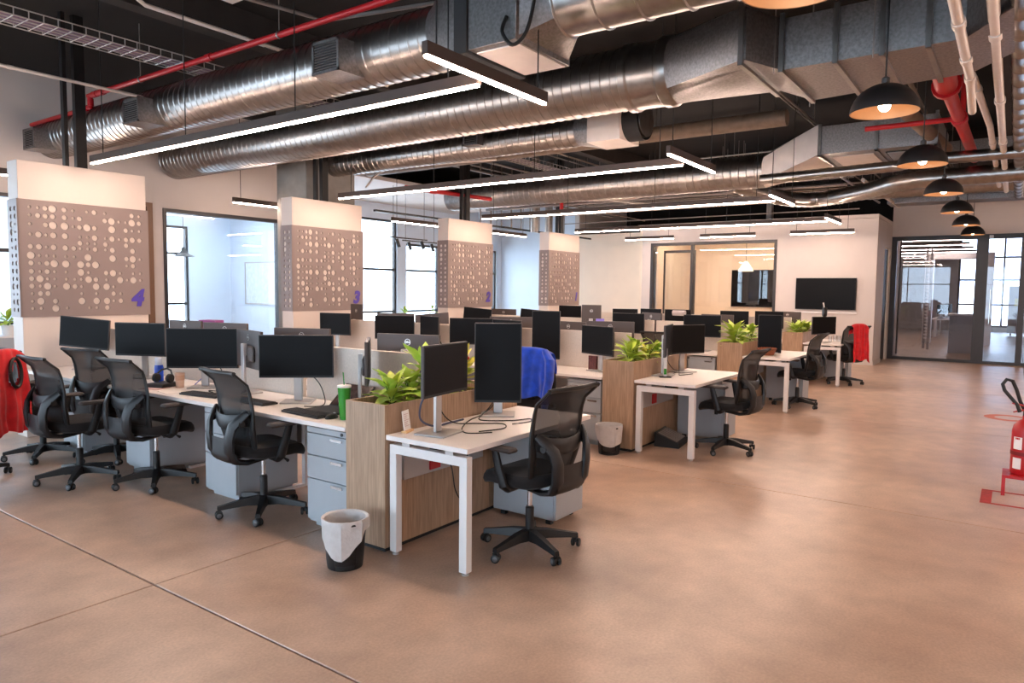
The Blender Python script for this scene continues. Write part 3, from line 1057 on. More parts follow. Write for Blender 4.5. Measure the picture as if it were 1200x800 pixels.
ZS = .862
PL = [
    # planter index, dx, dy, kind, n, h, spread, scale, label
    (0, .23, .17, 'lime', 20, .12, .2, .95, 'low lime plant at the front end of the nearest planter'),
    (0, .42, .18, 'green', 22, .11, .2, 1.0, 'bushy green plant, second in the nearest planter'),
    (0, .56, .18, 'lime', 16, .24, .2, 1.25, 'tall broad-leaved plant left of the landscape monitor'),
    (0, .95, .18, 'yellow', 20, .24, .2, 1.0, 'yellow-leaved plant with red berries between the two table monitors'),
    (0, .76, .16, 'green', 18, .14, .2, 1.0, 'leafy green plant behind the landscape table monitor'),
    (1, .24, .17, 'lime', 20, .13, .2, 1.0, 'lime plant at the front end of the second planter'),
    (1, .42, .19, 'green', 20, .20, .2, 1.0, 'taller green plant in the second planter'),
    (1, .65, .15, 'yellow', 18, .10, .2, .95, 'yellowish plant leaning over the table edge of the second planter'),
    (1, .95, .18, 'green', 14, .12, .2, 1.0, 'green plant at the rear of the second planter'),
    (2, .18, .18, 'lime', 20, .20, .2, 1.35, 'tall lime plant at the front end of the third planter'),
    (2, .55, .18, 'green', 20, .12, .2, 1.2, 'low green plant in the middle of the third planter'),
    (2, .95, .18, 'green', 18, .18, .2, 1.2, 'green plant at the rear of the third planter'),
    (3, .25, .18, 'lime', 18, .10, .2, 1.15, 'low lime plant at the front of the farthest planter'),
    (3, .65, .18, 'green', 18, .13, .2, 1.15, 'low green plant in the middle of the farthest planter'),
    (3, 1.05, .18, 'lime', 16, .10, .2, 1.15, 'low lime plant at the rear of the farthest planter'),
]
for k, (i, dx, dy, kd, n, h, sp, sc, lb) in enumerate(PL):
    t = plant(X0 + PITCH * i + dx, 3.085 + dy, ZS, kd, n + 10, h + .05, sp, sc, lb, 40 + k)
    if 'berries' in lb:
        for q in range(5):
            a = q * 1.9
            MB().lathe([(0, -.014), (.01, -.010), (.014, 0), (.01, .010), (0, .014)], 10, (math.cos(a) * .05, math.sin(a) * .05, .16 + .035 * q), caps=False).build('berry', M_RED, t)

# ------------------------------------------------------------------ small things on and around the desks
DT = TOPZ + .001


def bin_(x, y, label, rot, long_bag):
    t = thing('waste_bin', label, 'bin', (x, y, 0), rot, 'wire mesh waste bins')
    MB().lathe([(0, .004), (.098, .004), (.102, .0), (.106, .03), (.126, .27), (.122, .27), (.102, .03), (.0, .012)], 28, caps=False).build('bin_body', M_BINMESH, t)
    MB().lathe([(.126, .262), (.131, .266), (.131, .276), (.126, .28), (.121, .272)], 28, caps=False).build('rim', M_BLK, t)
    lr = random.Random(5 if long_bag else 9)
    wob = [lr.uniform(-.012, .012) for _ in range(36)]

    def bag(u, v):
        k = int(v * 36) % 36
        a = 2 * PI * v
        if u < .45:  # inside
            q = u / .45
            rr = .10 + .02 * q + wob[k] * .5 * (1 - q)
            z = .12 + .17 * q
        elif u < .6:
            q = (u - .45) / .15
            rr = .12 + .018 * math.sin(q * PI / 2) + wob[k] * .2
            z = .29 + .006 * math.sin(q * PI)
        else:
            q = (u - .6) / .4
            fall = (.05 + (.17 if long_bag else .15) * max(0, math.cos(a - 3.7)) ** (1.6 if long_bag else .5))
            rr = .138 + wob[k] * .5 + .005 * math.sin(7 * a) - .10 * (fall - .05) * q
            z = .285 - fall * q
        return (rr * math.cos(a), rr * math.sin(a), z)
    MB().grid(bag, 20, 36).build('bin_liner', M_BAG, t)


bin_(2.74, 3.14, 'black mesh waste bin with a white liner spilling over, before the nearest planter', 0, True)
bin_(6.28, 3.26, 'black mesh waste bin with a neat white liner beside the second planter', 0, False)


def keyboard(x, y, rz, label):
    t = thing('keyboard', label, 'keyboard', (x, y, DT), rz, 'desk keyboards')
    MB().box(-.07, -.215, 0, .07, .215, .014, .004).build('case', M_BLK, t)
    kb = MB()
    for r_ in range(5):
        for c in range(16):
            if r_ == 4 and 4 < c < 10: continue
            kb.box(-.058 + r_ * .0235, -.205 + c * .0258, .014, -.058 + r_ * .0235 + .019, -.205 + c * .0258 + .021, .020)
        if r_ == 4: kb.box(-.058 + .094, -.205 + 5 * .0258, .014, -.058 + .113, -.205 + 10 * .0258 - .004, .02)
    k = kb.build('keys', M_BLK2, t)
    k['kind'] = 'stuff'
    return t


def mouse(x, y, rz, label):
    t = thing('computer_mouse', label, 'mouse', (x, y, DT), rz, 'desk mice')

    def fn(u, v):
        a = 2 * PI * v
        s, z = [(0, .034), (.5, .032), (.8, .024), (1, .008), (.97, 0), (0, 0)][int(round(u * 5))]
        return (.055 * s * math.cos(a), .031 * s * math.sin(a), z)
    MB().grid(fn, 5, 18).build('body', M_BLK, t)
    MB().tube([(.02, 0, .035), (.034, 0, .032)], .005, 6).build('scroll_wheel', M_SILVER, t)


keyboard(3.17, 4.02, R(-4), 'black keyboard before the laptop beside the green tumbler')
mouse(3.17, 3.76, R(5), 'black mouse between keyboard and green tumbler')
keyboard(3.20, 5.36, R(8), 'black keyboard on the desk right of the tan cup')
keyboard(3.24, 4.75, R(0), 'black keyboard seen through the nearest bench chair')

# laptop standing open, screen tilted back
t = thing('laptop', 'dark open laptop leaning back behind the keyboard', 'laptop', (3.36, 3.98, DT), R(178))
MB().box(-.10, -.165, 0, .12, .165, .016, .003).build('base', M_BLK2, t)
ld = MB(Matrix.Translation((-.10, 0, .014)) @ Matrix.Rotation(R(-48), 4, 'Y')).box(-.008, -.165, 0, 0, .165, .225, .003).build('lid', M_BLK2, t)
MB(Matrix.Translation((-.10, 0, .014)) @ Matrix.Rotation(R(-48), 4, 'Y')).box(.0, -.155, .012, .0012, .155, .215).build('display', mat('brown_reflective_screen', '#4a3a36', .25, var=.5, scale=25), ld)

# green tumbler with straw
t = thing('tumbler', 'green tumbler with a green straw at the end of the nearest bench', 'cup', (3.20, 3.665, DT), 0)
MB().lathe([(0, 0), (.030, 0), (.034, .03), (.045, .22), (0, .22)], 24, caps=False).build('body', M_GREEN, t)
MB().lathe([(.045, .218), (.047, .22), (.047, .232), (.02, .236), (0, .236)], 24, caps=False).build('lid', M_CARD, t)
MB().tube([(.0, 0, .23), (.0, .01, .32)], .004, 8).build('straw', M_GREEN, t)
# blue bottle
t = thing('water_bottle', 'blue water bottle on the bench', 'bottle', (3.33, 6.30, DT))
MB().lathe([(0, 0), (.037, 0), (.039, .01), (.039, .15), (.034, .175), (0, .175)], 22, caps=False).build('body', M_BLUE, t)
MB().lathe([(.032, .172), (.03, .20), (.031, .235), (.024, .245), (0, .246)], 22, caps=False).build('cap', mat('clear_bottle_top', '#c9d3e4', .2, var=.03), t)
MB().tube([(.0, .03, .235), (.0, .055, .22), (0, .055, .19), (0, .036, .17)], .005, 6).build('carry_loop', M_BLK, t)
# tan cup
t = thing('paper_cup', 'tan paper cup beside the headphones', 'cup', (3.33, 5.95, DT))
MB().lathe([(0, 0), (.032, 0), (.041, .125), (.043, .13), (.039, .13), (.031, .01), (0, .008)], 22, caps=False).build('body', M_TAN, t)
MB().lathe([(.036, .065), (.038, .066), (.041, .11), (.039, .11)], 22, caps=False).build('sleeve', mat('cup_sleeve', '#cfa78f', .7), t)
# headphones
t = thing('headphones', 'black headphones with pale ear pads lying between bottle and tan cup', 'headphones', (3.27, 6.12, DT), R(20))
MB().tube([(-.0, -.075, .03), (.02, -.08, .07), (.04, -.05, .105), (.05, 0, .118), (.04, .05, .105), (.02, .08, .07), (0, .075, .03)], .009, 8, flat=.5).build('headband', M_BLK, t)
for s in (-1, 1):
    c = MB().lathe([(0, -.02), (.036, -.02), (.04, -.008), (.04, .008), (0, .01)], 18, (0, 0, 0), 'y', False).build('ear_cup', M_BLK, t)
    c.location = (0, s * .072, .04)
    p = MB().lathe([(.02, .008), (.036, .008), (.036, .02), (.02, .024)], 18, (0, 0, 0), 'y', False).build('ear_pad', mat('pale_ear_pad', '#c8b9a9', .8), c)
tag(MB().box(-.11, -.09, 0, .11, .09, .035, .006).box(-.10, -.08, .035, .10, .08, .036).build('desk_tray', M_BLK, None, (3.27, 6.12, DT - .0005), R(20)), 'black tray under the headphones', 'tray')
bpy.data.objects['headphones'].location.z = DT + .037
# papers
for k, (x, y, r_, w, h_, m, lb) in enumerate([(3.16, 6.06, 25, .15, .2, M_PINK, 'pink leaflet before the headphones'), (3.33, 5.05, 10, .10, .16, mat('yellow_folder', '#d3a066', .7), 'yellow folder beside the cables'),
                                              (3.14, 5.75, -10, .15, .21, M_CARD, 'white sheet before the tan cup')]):
    tag(MB().box(-w / 2, -h_ / 2, 0, w / 2, h_ / 2, .003).build('paper_sheet', m, None, (x, y, DT), R(r_)), lb, 'paper', 'loose papers')
# notice card in a wooden foot
t = thing('notice_card', 'small white notice card in a wooden foot leaning near the nearest planter', 'sign', (3.155, 3.035, DT), R(-72))
MB().box(-.02, -.05, 0, .02, .05, .014, .002).build('wooden_foot', mat('pale_wood', '#d2a877', .5), t)
MB(Matrix.Translation((0, 0, .010)) @ Matrix.Rotation(R(-8), 4, 'Y')).box(-.002, -.045, 0, .002, .045, .125).build('card', M_CARD, t)
pr = MB(Matrix.Translation((0, 0, .010)) @ Matrix.Rotation(R(-8), 4, 'Y'))
for q in range(7):
    pr.box(.002, -.03, .10 - q * .012, .0024, .03 - (q % 3) * .012, .1035 - q * .012)
pr.build('printed_lines', M_PINK, t)


# cables on the near table
def cable(pts, label, r=.004, m=M_CABLE, name='cable'):
    # smooth with Catmull-Rom
    P_ = [Vector(p) for p in pts]
    out = []
    for i in range(len(P_) - 1):
        p0, p1, p2, p3 = P_[max(0, i - 1)], P_[i], P_[i + 1], P_[min(len(P_) - 1, i + 2)]
        for k in range(6):
            s = k / 6
            out.append(.5 * ((2 * p1) + (p2 - p0) * s + (2 * p0 - 5 * p1 + 4 * p2 - p3) * s * s + (3 * p1 - p0 - 3 * p2 + p3) * s ** 3))
    out.append(P_[-1])
    return tag(MB().tube(out, r, 6).build(name, m), label, 'cable', 'loose desk cables')


c_ = DT + .005
cable([(3.34, 2.92, 1.0), (3.40, 2.98, .86), (3.50, 2.96, .76), (3.62, 2.86, c_), (3.72, 2.72, c_), (3.60, 2.62, c_), (3.42, 2.68, c_)], 'black cable trailing from the landscape monitor on the nearest end table')
cable([(4.04, 3.00, .95), (4.05, 3.045, .82), (3.92, 3.04, c_), (3.72, 2.98, c_), (3.55, 2.90, c_), (3.40, 2.80, c_), (3.34, 2.70, c_), (3.45, 2.60, c_)], 'black cable looping below the portrait monitor on the nearest end table')
cable([(4.02, 3.01, .92), (4.03, 3.03, .80), (3.86, 3.0, c_ + .008), (3.70, 2.88, c_ + .008), (3.85, 2.74, c_), (3.98, 2.68, c_), (3.9, 2.62, c_), (3.75, 2.66, c_)], 'black cable loop right of the landscape monitor stand')
cable([(3.30, 2.99, 1.0), (3.26, 3.02, .9), (3.28, 3.04, .80), (3.38, 3.02, c_), (3.52, 3.0, c_ + .004), (3.68, 3.02, c_)], 'blue-grey cable bundle along the nearest planter', .007, mat('blue_grey_cable', '#4a5068', .5))
cable([(3.46, 3.02, .52), (3.52, 2.99, .46), (3.54, 2.97, .30), (3.60, 2.96, .22), (3.68, 2.97, .28), (3.70, 3.0, .5), (3.70, 3.0, .66)], 'black cable hanging in a loop from the red socket')
cable([(3.50, 4.47, 1.0), (3.55, 4.36, .9), (3.56, 4.3, .78), (3.45, 4.2, c_), (3.35, 4.28, c_)], 'black cable behind the keyboard desk monitor')
cable([(3.50, 5.70, 1.0), (3.54, 5.6, .85), (3.46, 5.5, c_), (3.36, 5.55, c_), (3.32, 5.42, c_)], 'black cable below the wide monitor')
cable([(3.52, 5.80, 1.0), (3.56, 5.9, .86), (3.5, 6.0, c_), (3.4, 5.85, c_)], 'blue cable below the wide monitor', .004, mat('blue_cable', '#3a55b8', .5))
cable([(3.52, 7.95, 1.0), (3.56, 8.05, .9), (3.5, 8.1, c_ + .06), (3.42, 7.9, c_), (3.4, 7.7, c_)], 'black cable under the askew monitor')
cable([(7.48, 3.0, 1.0), (7.45, 3.02, .86), (7.36, 2.98, .77), (7.22, 2.92, c_), (7.1, 2.86, c_), (7.3, 2.8, c_)], 'black cable looping on the table above the footrest')
cable([(7.1, 3.0, 1.0), (7.16, 3.03, .88), (7.30, 3.02, .78), (7.42, 3.0, c_ + .008), (7.2, 2.98, c_)], 'black cable beside the white power strip')

# white power strip standing on the second table
t = thing('power_tower', 'white upright power strip with a green label beside the second planter', 'power strip', (6.86, 2.93, DT), R(30))
MB().box(-.06, -.06, 0, .06, .06, .01, .003).build('base', M_BLK2, t)
MB().box(-.018, -.018, .01, .018, .018, .30, .004).build('column', M_WHITEMETAL, t)
MB().box(-.0195, -.014, .03, -.018, .014, .09).build('label_sticker', M_GREEN, t)

# footrest
t = thing('footrest', 'black slanted footrest with ribs under the second white table', 'footrest', (7.08, 2.93, 0), R(8))
MB().loft([[(-.20, -.13, .0), (.20, -.13, 0), (.20, .13, 0), (-.20, .13, 0)], [(-.20, -.13, .05), (.20, -.13, .05), (.20, .13, .15), (-.20, .13, .15)]]).build('wedge', M_BLK, t)
for q in range(6):
    MB(Matrix.Translation((0, 0, .10)) @ Matrix.Rotation(math.atan2(.10, .26), 4, 'X')).box(-.17 + q * .06, -.11, .001, -.135 + q * .06, .11, .009, .002).build('rib', mat('grey_rubber_rib', '#8a7f78', .5), t)

# wicker basket
t = thing('wicker_basket', 'brown wicker basket on the third white table', 'basket', (10.28, 2.86, DT))
wk = MB()
for q in range(7):
    r_ = .09 + .006 * q
    wk.tube([(r_ * math.cos(a * PI / 10) * 1.3, r_ * math.sin(a * PI / 10), .008 + q * .014) for a in range(21)], .008, 6)
wk.build('weave', M_WICKER, t)
MB().lathe([(0, 0), (.088, 0), (.088, .006), (0, .006)], 20, caps=False).build('bottom', M_WICKER, t)
st = MB()
for q in range(20):
    a = q * PI / 10
    st.tube([(.088 * 1.3 * math.cos(a), .088 * math.sin(a), 0), (.128 * 1.3 * math.cos(a), .128 * math.sin(a), .10)], .006, 5)
st.build('stakes', M_WICKER, t)

# purple box, towel, notes, cups, teddy-like clutter on the benches
t = thing('cardboard_box', 'small purple box on top of the far desk behind the wide monitor', 'box', (4.25, 6.95, DT), R(20))
MB().box(-.07, -.1, 0, .07, .1, .50, .004).build('body', mat('purple_box_card', '#a0639a', .6), t)
MB().box(-.073, -.103, .50, .073, .103, .535, .004).build('lid', mat('purple_box_lid', '#8f4f8c', .6), t)
tag(MB().tube([(13.60, 5.40, 1.20), (13.60, 5.66, 1.20)], .055, 14).build('rolled_towel', mat('grey_towel', '#b5afae', .95, var=.1, bump=.3)), 'rolled grey towel in front of a far monitor', 'towel')
bpy.data.objects['rolled_towel'].location = (-.02, 0, 0)
tag(MB().box(-.004, -.05, 0, 0, .05, .10, .002).build('sticky_note', mat('purple_note', '#8c7bd6', .6), None, (7.395, 3.99, 1.20), R(20)), 'purple note stuck to a monitor back', 'note')
t = thing('web_camera', 'black web camera on the farthest table monitor', 'camera', (13.66, 2.80, 1.207), R(235))
MB().box(-.04, -.045, 0, .03, .045, .17, .02).build('body', M_BLK2, t)
MB().tube([(.0, -.02, .165), (.01, -.05, .25)], .012, 8).build('stylus', M_CARD, t)
t = thing('toy_bear', 'small pale pink toy on the desk behind the farthest planter', 'toy', (13.75, 3.35, DT), R(200))


def ball(b, c, r, n=14):
    b.lathe([(r * math.sin(PI * k / 8), -r * math.cos(PI * k / 8)) for k in range(9)], n, c, caps=False)
    return b


MPK = mat('pink_plush', '#d9a99a', .95, var=.15, scale=60, bump=.4)
ball(ball(ball(ball(MB(), (0, 0, .08), .085), (.02, 0, .20), .06), (.02, .045, .25), .022), (.02, -.045, .25), .022).build('body', MPK, t)
b = MB()
for s in (-1, 1):
    b.tube([(0, s * .06, .13), (.06, s * .10, .09)], [.028, .022], 10).tube([(.04, s * .05, .03), (.13, s * .07, .025)], [.035, .03], 10)
b.build('limbs', MPK, t)
# two dark red books, picture frames etc at the second row
tag(MB().box(-.015, -.06, 0, .015, .06, .16, .003).build('desk_calendar', mat('maroon_print', '#5b2b2b', .7, var=.6, scale=60), None, (6.95, 3.83, DT), R(-15)), 'maroon patterned desk calendar below the angled monitor', 'calendar')
tag(MB(Matrix.Rotation(R(12), 4, 'Y')).box(-.003, -.06, 0, .003, .06, .15).build('photo_card', M_CARD, None, (6.93, 3.62, DT + .002), R(-10)), 'white card standing right of the maroon calendar', 'card')
for k, (x, y) in enumerate(((13.95, 2.75), (14.05, 2.62), (14.12, 2.70))):
    t = thing('drinking_glass', 'clear glass on the farthest white table', 'glass', (x, y, DT), 0, 'glasses on the farthest table')
    MB().lathe([(0, 0), (.03, 0), (.036, .11), (.034, .11), (.028, .006), (0, .006)], 16, caps=False).build('tumbler_wall', M_GLASS, t)


# ------------------------------------------------------------------ garments
def drape(name, label, cat, m, loc, rotz, wdt, top, front, back, thick=.03, sleeve=None, armhole=False, lay=0.0, seed=1):
    """cloth hung over a chair back; the chair's front is +x of the frame, cloth falls on both sides of the top rail"""
    r = random.Random(seed)
    t = thing(name, label, cat, loc, rotz)
    ph = [r.uniform(0, 6.28) for _ in range(4)]

    def fn(u, v):
        s = -1 + 2 * v
        # u: 0 front hem .. .4 top .. 1 back hem
        if u < .35:
            q = 1 - u / .35
            x, z = thick + .01 * math.sin(q * 3), top - front * q
        elif u < .5:
            a = (u - .35) / .15 * PI
            x, z = thick * math.cos(a), top + thick * .8 * math.sin(a)
        else:
            q = (u - .5) / .5
            x, z = -thick - .035 * q, top - back * q
        ww = wdt * (1 + .06 * math.sin(u * 5 + ph[0]))
        y = s * ww / 2
        fold = .014 * math.sin(s * 9 + ph[1] + u * 3) + .010 * math.sin(s * 17 + ph[2] - u * 4) + .006 * math.sin(u * 22 + s * 4 + ph[3])
        amp = abs(u - .42) * 1.6
        z -= .05 * abs(s) ** 4 + (.02 * math.sin(s * 5 + ph[0]) if u > .9 or u < .05 else 0)
        return (x + fold * min(1, amp + .2), y, z)
    bd = MB().grid(fn, 48, 40)
    if armhole:
        hy, hz = -wdt * .17, top - .17
        bd.f = [q for q in bd.f if ((sum(bd.v[k][1] for k in q) / 4 - hy) / .062) ** 2 + ((sum(bd.v[k][2] for k in q) / 4 - hz) / .115) ** 2 > 1 or sum(bd.v[k][0] for k in q) > 0]
    bd.build('body', m, t)
    if sleeve:
        s, L = sleeve
        pts = [(-thick - .01, s * wdt * .40, top + .0), (-thick - .05, s * wdt * .52, top - .08), (-thick - .06, s * wdt * .52, top - .25), (-thick - .055, s * wdt * .46, top - L * .75), (-thick - .05, s * wdt * .43, top - L)]
        MB().tube(pts, [.05, .075, .07, .058, .05], 12, flat=.6, up=(0, 1, 0)).build('sleeve', m, t)
        MB().tube([pts[-1], (pts[-1][0], pts[-1][1] - s * .003, pts[-1][2] - .05)], .052, 12, flat=.6, up=(0, 1, 0)).build('cuff', m, t)
    if armhole:
        pts = [(-thick - .022 - .06 * max(0, .17 - .12 * math.sin(2 * PI * k / 24)), hy + .066 * math.cos(2 * PI * k / 24), hz + .12 * math.sin(2 * PI * k / 24)) for k in range(25)]
        MB().tube(pts, .014, 8).build('armhole_binding', M_BLK, t)
    return t


def chair_pt(k, lx):
    x, y, h, _ = CH_LIST[k]
    return (x + math.cos(R(h)) * lx, y + math.sin(R(h)) * lx, 0)


px, py, _ = chair_pt(7, -.335)
drape('jacket', 'blue jacket draped over a chair back between the first two rows', 'jacket', M_BLUECLOTH, (px, py, 0), R(CH_LIST[7][2]), .56, 1.065, .16, .43, .04, sleeve=(-1, .54), seed=3)
px, py, _ = chair_pt(6, -.33)
drape('vest', 'red vest with black-edged armhole hung on a chair at the left edge', 'vest', M_REDCLOTH, (px, py, 0), R(CH_LIST[6][2]), .48, 1.065, .15, .66, .04, armhole=True, seed=5)
px, py, _ = chair_pt(10, -.335)
drape('vest', 'red vest hung on the chair at the farthest white table', 'vest', M_REDCLOTH, (px, py, 0), R(CH_LIST[10][2]), .33, 1.07, .15, .60, .045, seed=8)

# ================================================================== LIGHT FITTINGS
ZL = 2.937


def led_bar(along, c, a0, a1, label, group, rods, z=ZL, w=.046, hh=.075, strength_mat=M_LED):
    L = a1 - a0
    if along == 'y': loc, rz = (c, a0, z), 0
    else: loc, rz = (a0, c, z), -PI / 2
    t = thing('linear_light', label, 'light', loc, rz, group)
    # local: runs along +y
    MB().box(-w / 2, 0, .012, w / 2, L, .012 + hh, .003).build('housing', M_HOUSING, t)
    MB().box(-w / 2 + .009, .01, -.003, w / 2 - .009, L - .01, .0125).build('diffuser', strength_mat, t)
    for r_ in rods:
        MB().tube([(0, r_ * L, .08), (0, r_ * L, CEIL - z - .01)], .005, 6).build('suspension_rod', M_BLACKMETAL, t)
    return t


for i in range(4):
    x = 3.667 + PITCH * i
    nm = 'over the desk row of board %s' % ROWN[i]
    led_bar('y', x, 2.89, 8.22, 'long linear light ' + nm, 'long linear lights over the rows', (.05, .35, .65, .95))
    led_bar('x', 2.79, x - .63, x + .63, 'short cross light at the aisle end ' + nm, 'short cross lights at the aisle ends', (.08, .92))
for i, lb in enumerate(('first', 'second', 'third', 'fourth', 'fifth', 'sixth')):
    led_bar('y', 3.667 + PITCH * (i - 1), -4.9, -1.1, 'added unseen linear light right of the corridor, %s from the camera end' % lb, 'added lights right of the corridor', (.1, .9))  # out-of-view row added to brighten the corridor floor and far fascia
for k, xc in enumerate((3.85, 7.2, 10.64, 13.92)):
    led_bar('x', 10.0, xc - .68, xc + .68, 'short light along the left wall behind board %s' % ROWN[k], 'short lights by the left wall', (.1, .9))
for k, y0 in enumerate((7.0, 5.0, 2.9)):
    led_bar('y', 16.7, y0, y0 + 1.32, 'short light before the television wall, %s' % ('left', 'middle', 'right')[k] + ' one', 'short lights before the television wall', (.1, .9))

# pendants down the corridor
pm = {}


def make_pendant():
    t = thing('pendant_lamp', 'p', 'lamp', (0, 0, 0), 0, 'black dome pendants along the corridor')
    prof = [(.232 * math.cos(R(a)), .205 * math.sin(R(a))) for a in range(0, 91, 9)]
    MB().lathe([(p[0] if p[0] > .01 else 0.0, p[1]) for p in prof], 32, caps=False).build('shade', M_PENDB, t)
    MB().lathe([(.232, 0)] + [(max(.0, p[0] - .006), max(0.001, p[1] - .004)) for p in prof], 32, caps=False).build('shade_lining', M_PENDI, t)
    MB().lathe([(.02, .19), (.028, .20), (.028, .245), (.006, .26)], 14).build('cap', M_PENDB, t)
    bl = MB()
    ball(bl, (0, 0, .045), .042, 16)
    bl.build('bulb', M_BULB, t)
    MB().tube([(0, 0, .09), (0, 0, .19)], .016, 10).build('lamp_holder', M_BLK, t)
    MB().tube([(0, 0, .25), (0, 0, CEIL - 2.96)], .006, 6).build('cord', M_BLK, t)
    return t


pend0 = make_pendant()
ords = ['nearest, cut off by the top edge,', 'second nearest', 'third nearest', 'fourth nearest', 'fifth nearest', 'sixth nearest', 'farthest']
for k in range(7):
    o = pend0 if k == 0 else copy_tree(pend0)
    o['label'] = '%s black dome pendant lamp with brass inside' % ords[k]
    o.location = ((3.966 + 1.7377 * (k - 1)) * 1.48, .856, 2.95)

# ================================================================== DUCTS
def spiral_profile(a0, a1, r, step=.105, ridge=.007):
    p = []
    y = a0
    while y < a1 - .02:
        p += [(r, y), (r, y + step - .022), (r + ridge, y + step - .014), (r + ridge, y + step - .008)]
        y += step
    p.append((r, a1))
    return p


def rect_ring(x0, x1, z0, z1, y, n=6):
    """closed ring with n points per side, matching circle_ring(4n)"""
    pts = []
    cs = [(x1, z1), (x0, z1), (x0, z0), (x1, z0)]
    # start at middle of right side going counter-clockwise
    path = [(x1, (z0 + z1) / 2)] + cs + [(x1, (z0 + z1) / 2)]
    per = [0]
    for a, b in zip(path, path[1:]): per.append(per[-1] + math.hypot(b[0] - a[0], b[1] - a[1]))
    N = 4 * n
    out = []
    for k in range(N):
        ang = 2 * PI * k / N
        ca, sa = math.cos(ang), math.sin(ang)
        cx_, cz_ = (x0 + x1) / 2, (z0 + z1) / 2
        hx, hz = (x1 - x0) / 2, (z1 - z0) / 2
        s = min(1 / abs(ca) if abs(ca) > 1e-6 else 1e9, 1 / abs(sa) if abs(sa) > 1e-6 else 1e9)
        out.append((cx_ + hx * ca * s, y, cz_ + hz * sa * s))
    return out


def circ_ring(xc, zc, r, y, n=6):
    return [(xc + r * math.cos(2 * PI * k / (4 * n)), y, zc + r * math.sin(2 * PI * k / (4 * n))) for k in range(4 * n)]


def grille_box(t, x0, x1, y0, y1, z0, z1):
    g = MB().box(x0 + .02, y0, z0, x1, y1, z1).build('grille_box', M_GALV2, t)
    f = MB()
    e = .025
    f.box(x0, y0, z0, x0 + .02, y1, z0 + e).box(x0, y0, z1 - e, x0 + .02, y1, z1).box(x0, y0, z0, x0 + .02, y0 + e, z1).box(x0, y1 - e, z0, x0 + .02, y1, z1)
    f.build('grille_frame', M_GALV2, g)
    s = MB().box(x0 + .016, y0 + e, z0 + e, x0 + .019, y1 - e, z1 - e)
    s.build('grille_backing', M_DARKGAP, g)
    k = z0 + e + .012
    sl = MB()
    while k < z1 - e:
        sl.box(x0 + .002, y0 + e, k, x0 + .014, y1 - e, k + .004)
        k += .022
    sl.build('grille_louvres', M_CONDUIT, g)


# duct 1: nearest, with side grilles, a filter unit and a further round length
t = thing('round_duct', 'nearest galvanised spiral duct with side grilles and a fan unit', 'duct', (0, 0, 0), 0, 'spiral ducts under the ceiling')
DX, DZ, DR = 4.45, 3.65, .25
MB().lathe(spiral_profile(3.85, 11.05, DR), 40, (DX, 0, DZ), 'y').build('spiral_pipe', M_GALV, t)
MB().loft([circ_ring(DX, DZ, DR, 3.85), rect_ring(DX - .36, DX + .30, DZ - .29, DZ + .26, 3.52), rect_ring(DX - .36, DX + .30, DZ - .29, DZ + .26, 3.42)]).build('transition', M_GALV2, t)
MB().box(DX - .42, 3.30, DZ - .33, DX + .34, 3.42, DZ + .30, .004).build('rubber_collar', M_DARKGAP, t)
u = MB().box(DX - .40, 2.88, DZ - .31, DX + .32, 3.30, DZ + .30, .004).build('fan_unit', M_GALV2, t)
MB().box(DX - .33, 2.90, DZ - .322, DX + .28, 3.27, DZ - .312).build('access_panel', M_WHITEDUCT, u)
MB().loft([rect_ring(DX - .36, DX + .30, DZ - .27, DZ + .26, 2.88), circ_ring(DX - .03, DZ + .02, .24, 2.70)]).build('transition', M_GALV2, t)
MB().lathe(spiral_profile(.6, 2.72, .24, .30, .012), 40, (DX - .03, 0, DZ + .02), 'y').build('round_length', M_GALV, t)
for y in (4.66, 7.92, 10.62):
    grille_box(t, DX - .42, DX - .1, y, y + .34, DZ - .22, DZ + .05)
cable([(DX - .41, 2.95, 3.50), (DX - .46, 2.95, 3.38), (DX - .46, 2.86, 3.28), (DX - .44, 2.76, 3.36), (DX - .40, 2.72, 3.62), (DX - .36, 2.70, 4.0)], 'thick black cable drooping from the fan unit on the nearest duct', .014)

# duct 2: long spiral run turning into a rectangular duct over the corridor
t = thing('round_duct', 'long spiral duct that widens into a rectangular duct over the corridor', 'duct', (0, 0, 0), 0, 'spiral ducts under the ceiling')
DX, DZ, DR = 6.28, 3.65, .285
MB().lathe(spiral_profile(3.10, 11.2, DR), 40, (DX, 0, DZ), 'y').build('spiral_pipe', M_GALV, t)
MB().lathe([(DR, 2.62), (DR + .03, 2.66), (DR + .03, 2.74), (DR + .012, 2.76), (DR + .012, 3.02), (DR + .03, 3.04), (DR + .03, 3.10), (DR, 3.12)], 40, (DX, 0, DZ), 'y').build('collar', M_GALV, t)
MB().loft([circ_ring(DX, DZ, DR + .01, 2.66), rect_ring(5.60, 6.62, 3.42, 3.82, 1.86), rect_ring(5.60, 6.62, 3.42, 3.82, 1.80)]).build('transition', M_GALV2, t)
MB().loft([rect_ring(5.60, 6.62, 3.42, 3.82, 1.80), rect_ring(5.95, 7.02, 3.40, 3.80, 1.62)]).build('offset_piece', M_GALV2, t)
MB().loft([[(5.95, 1.62, 3.40), (7.02, 1.62, 3.40), (7.02, 1.62, 3.80), (5.95, 1.62, 3.80)], [(5.92, .38, 3.40), (6.85, .38, 3.40), (6.85, .38, 3.80), (5.92, .38, 3.80)],
           [(5.45, .10, 3.40), (6.15, -.10, 3.40), (6.15, -.10, 3.80), (5.45, .10, 3.80)], [(3.6, -.6, 3.40), (4.1, -1.1, 3.40), (4.1, -1.1, 3.80), (3.6, -.6, 3.80)]]).build('rectangular_length', M_GALV2, t)
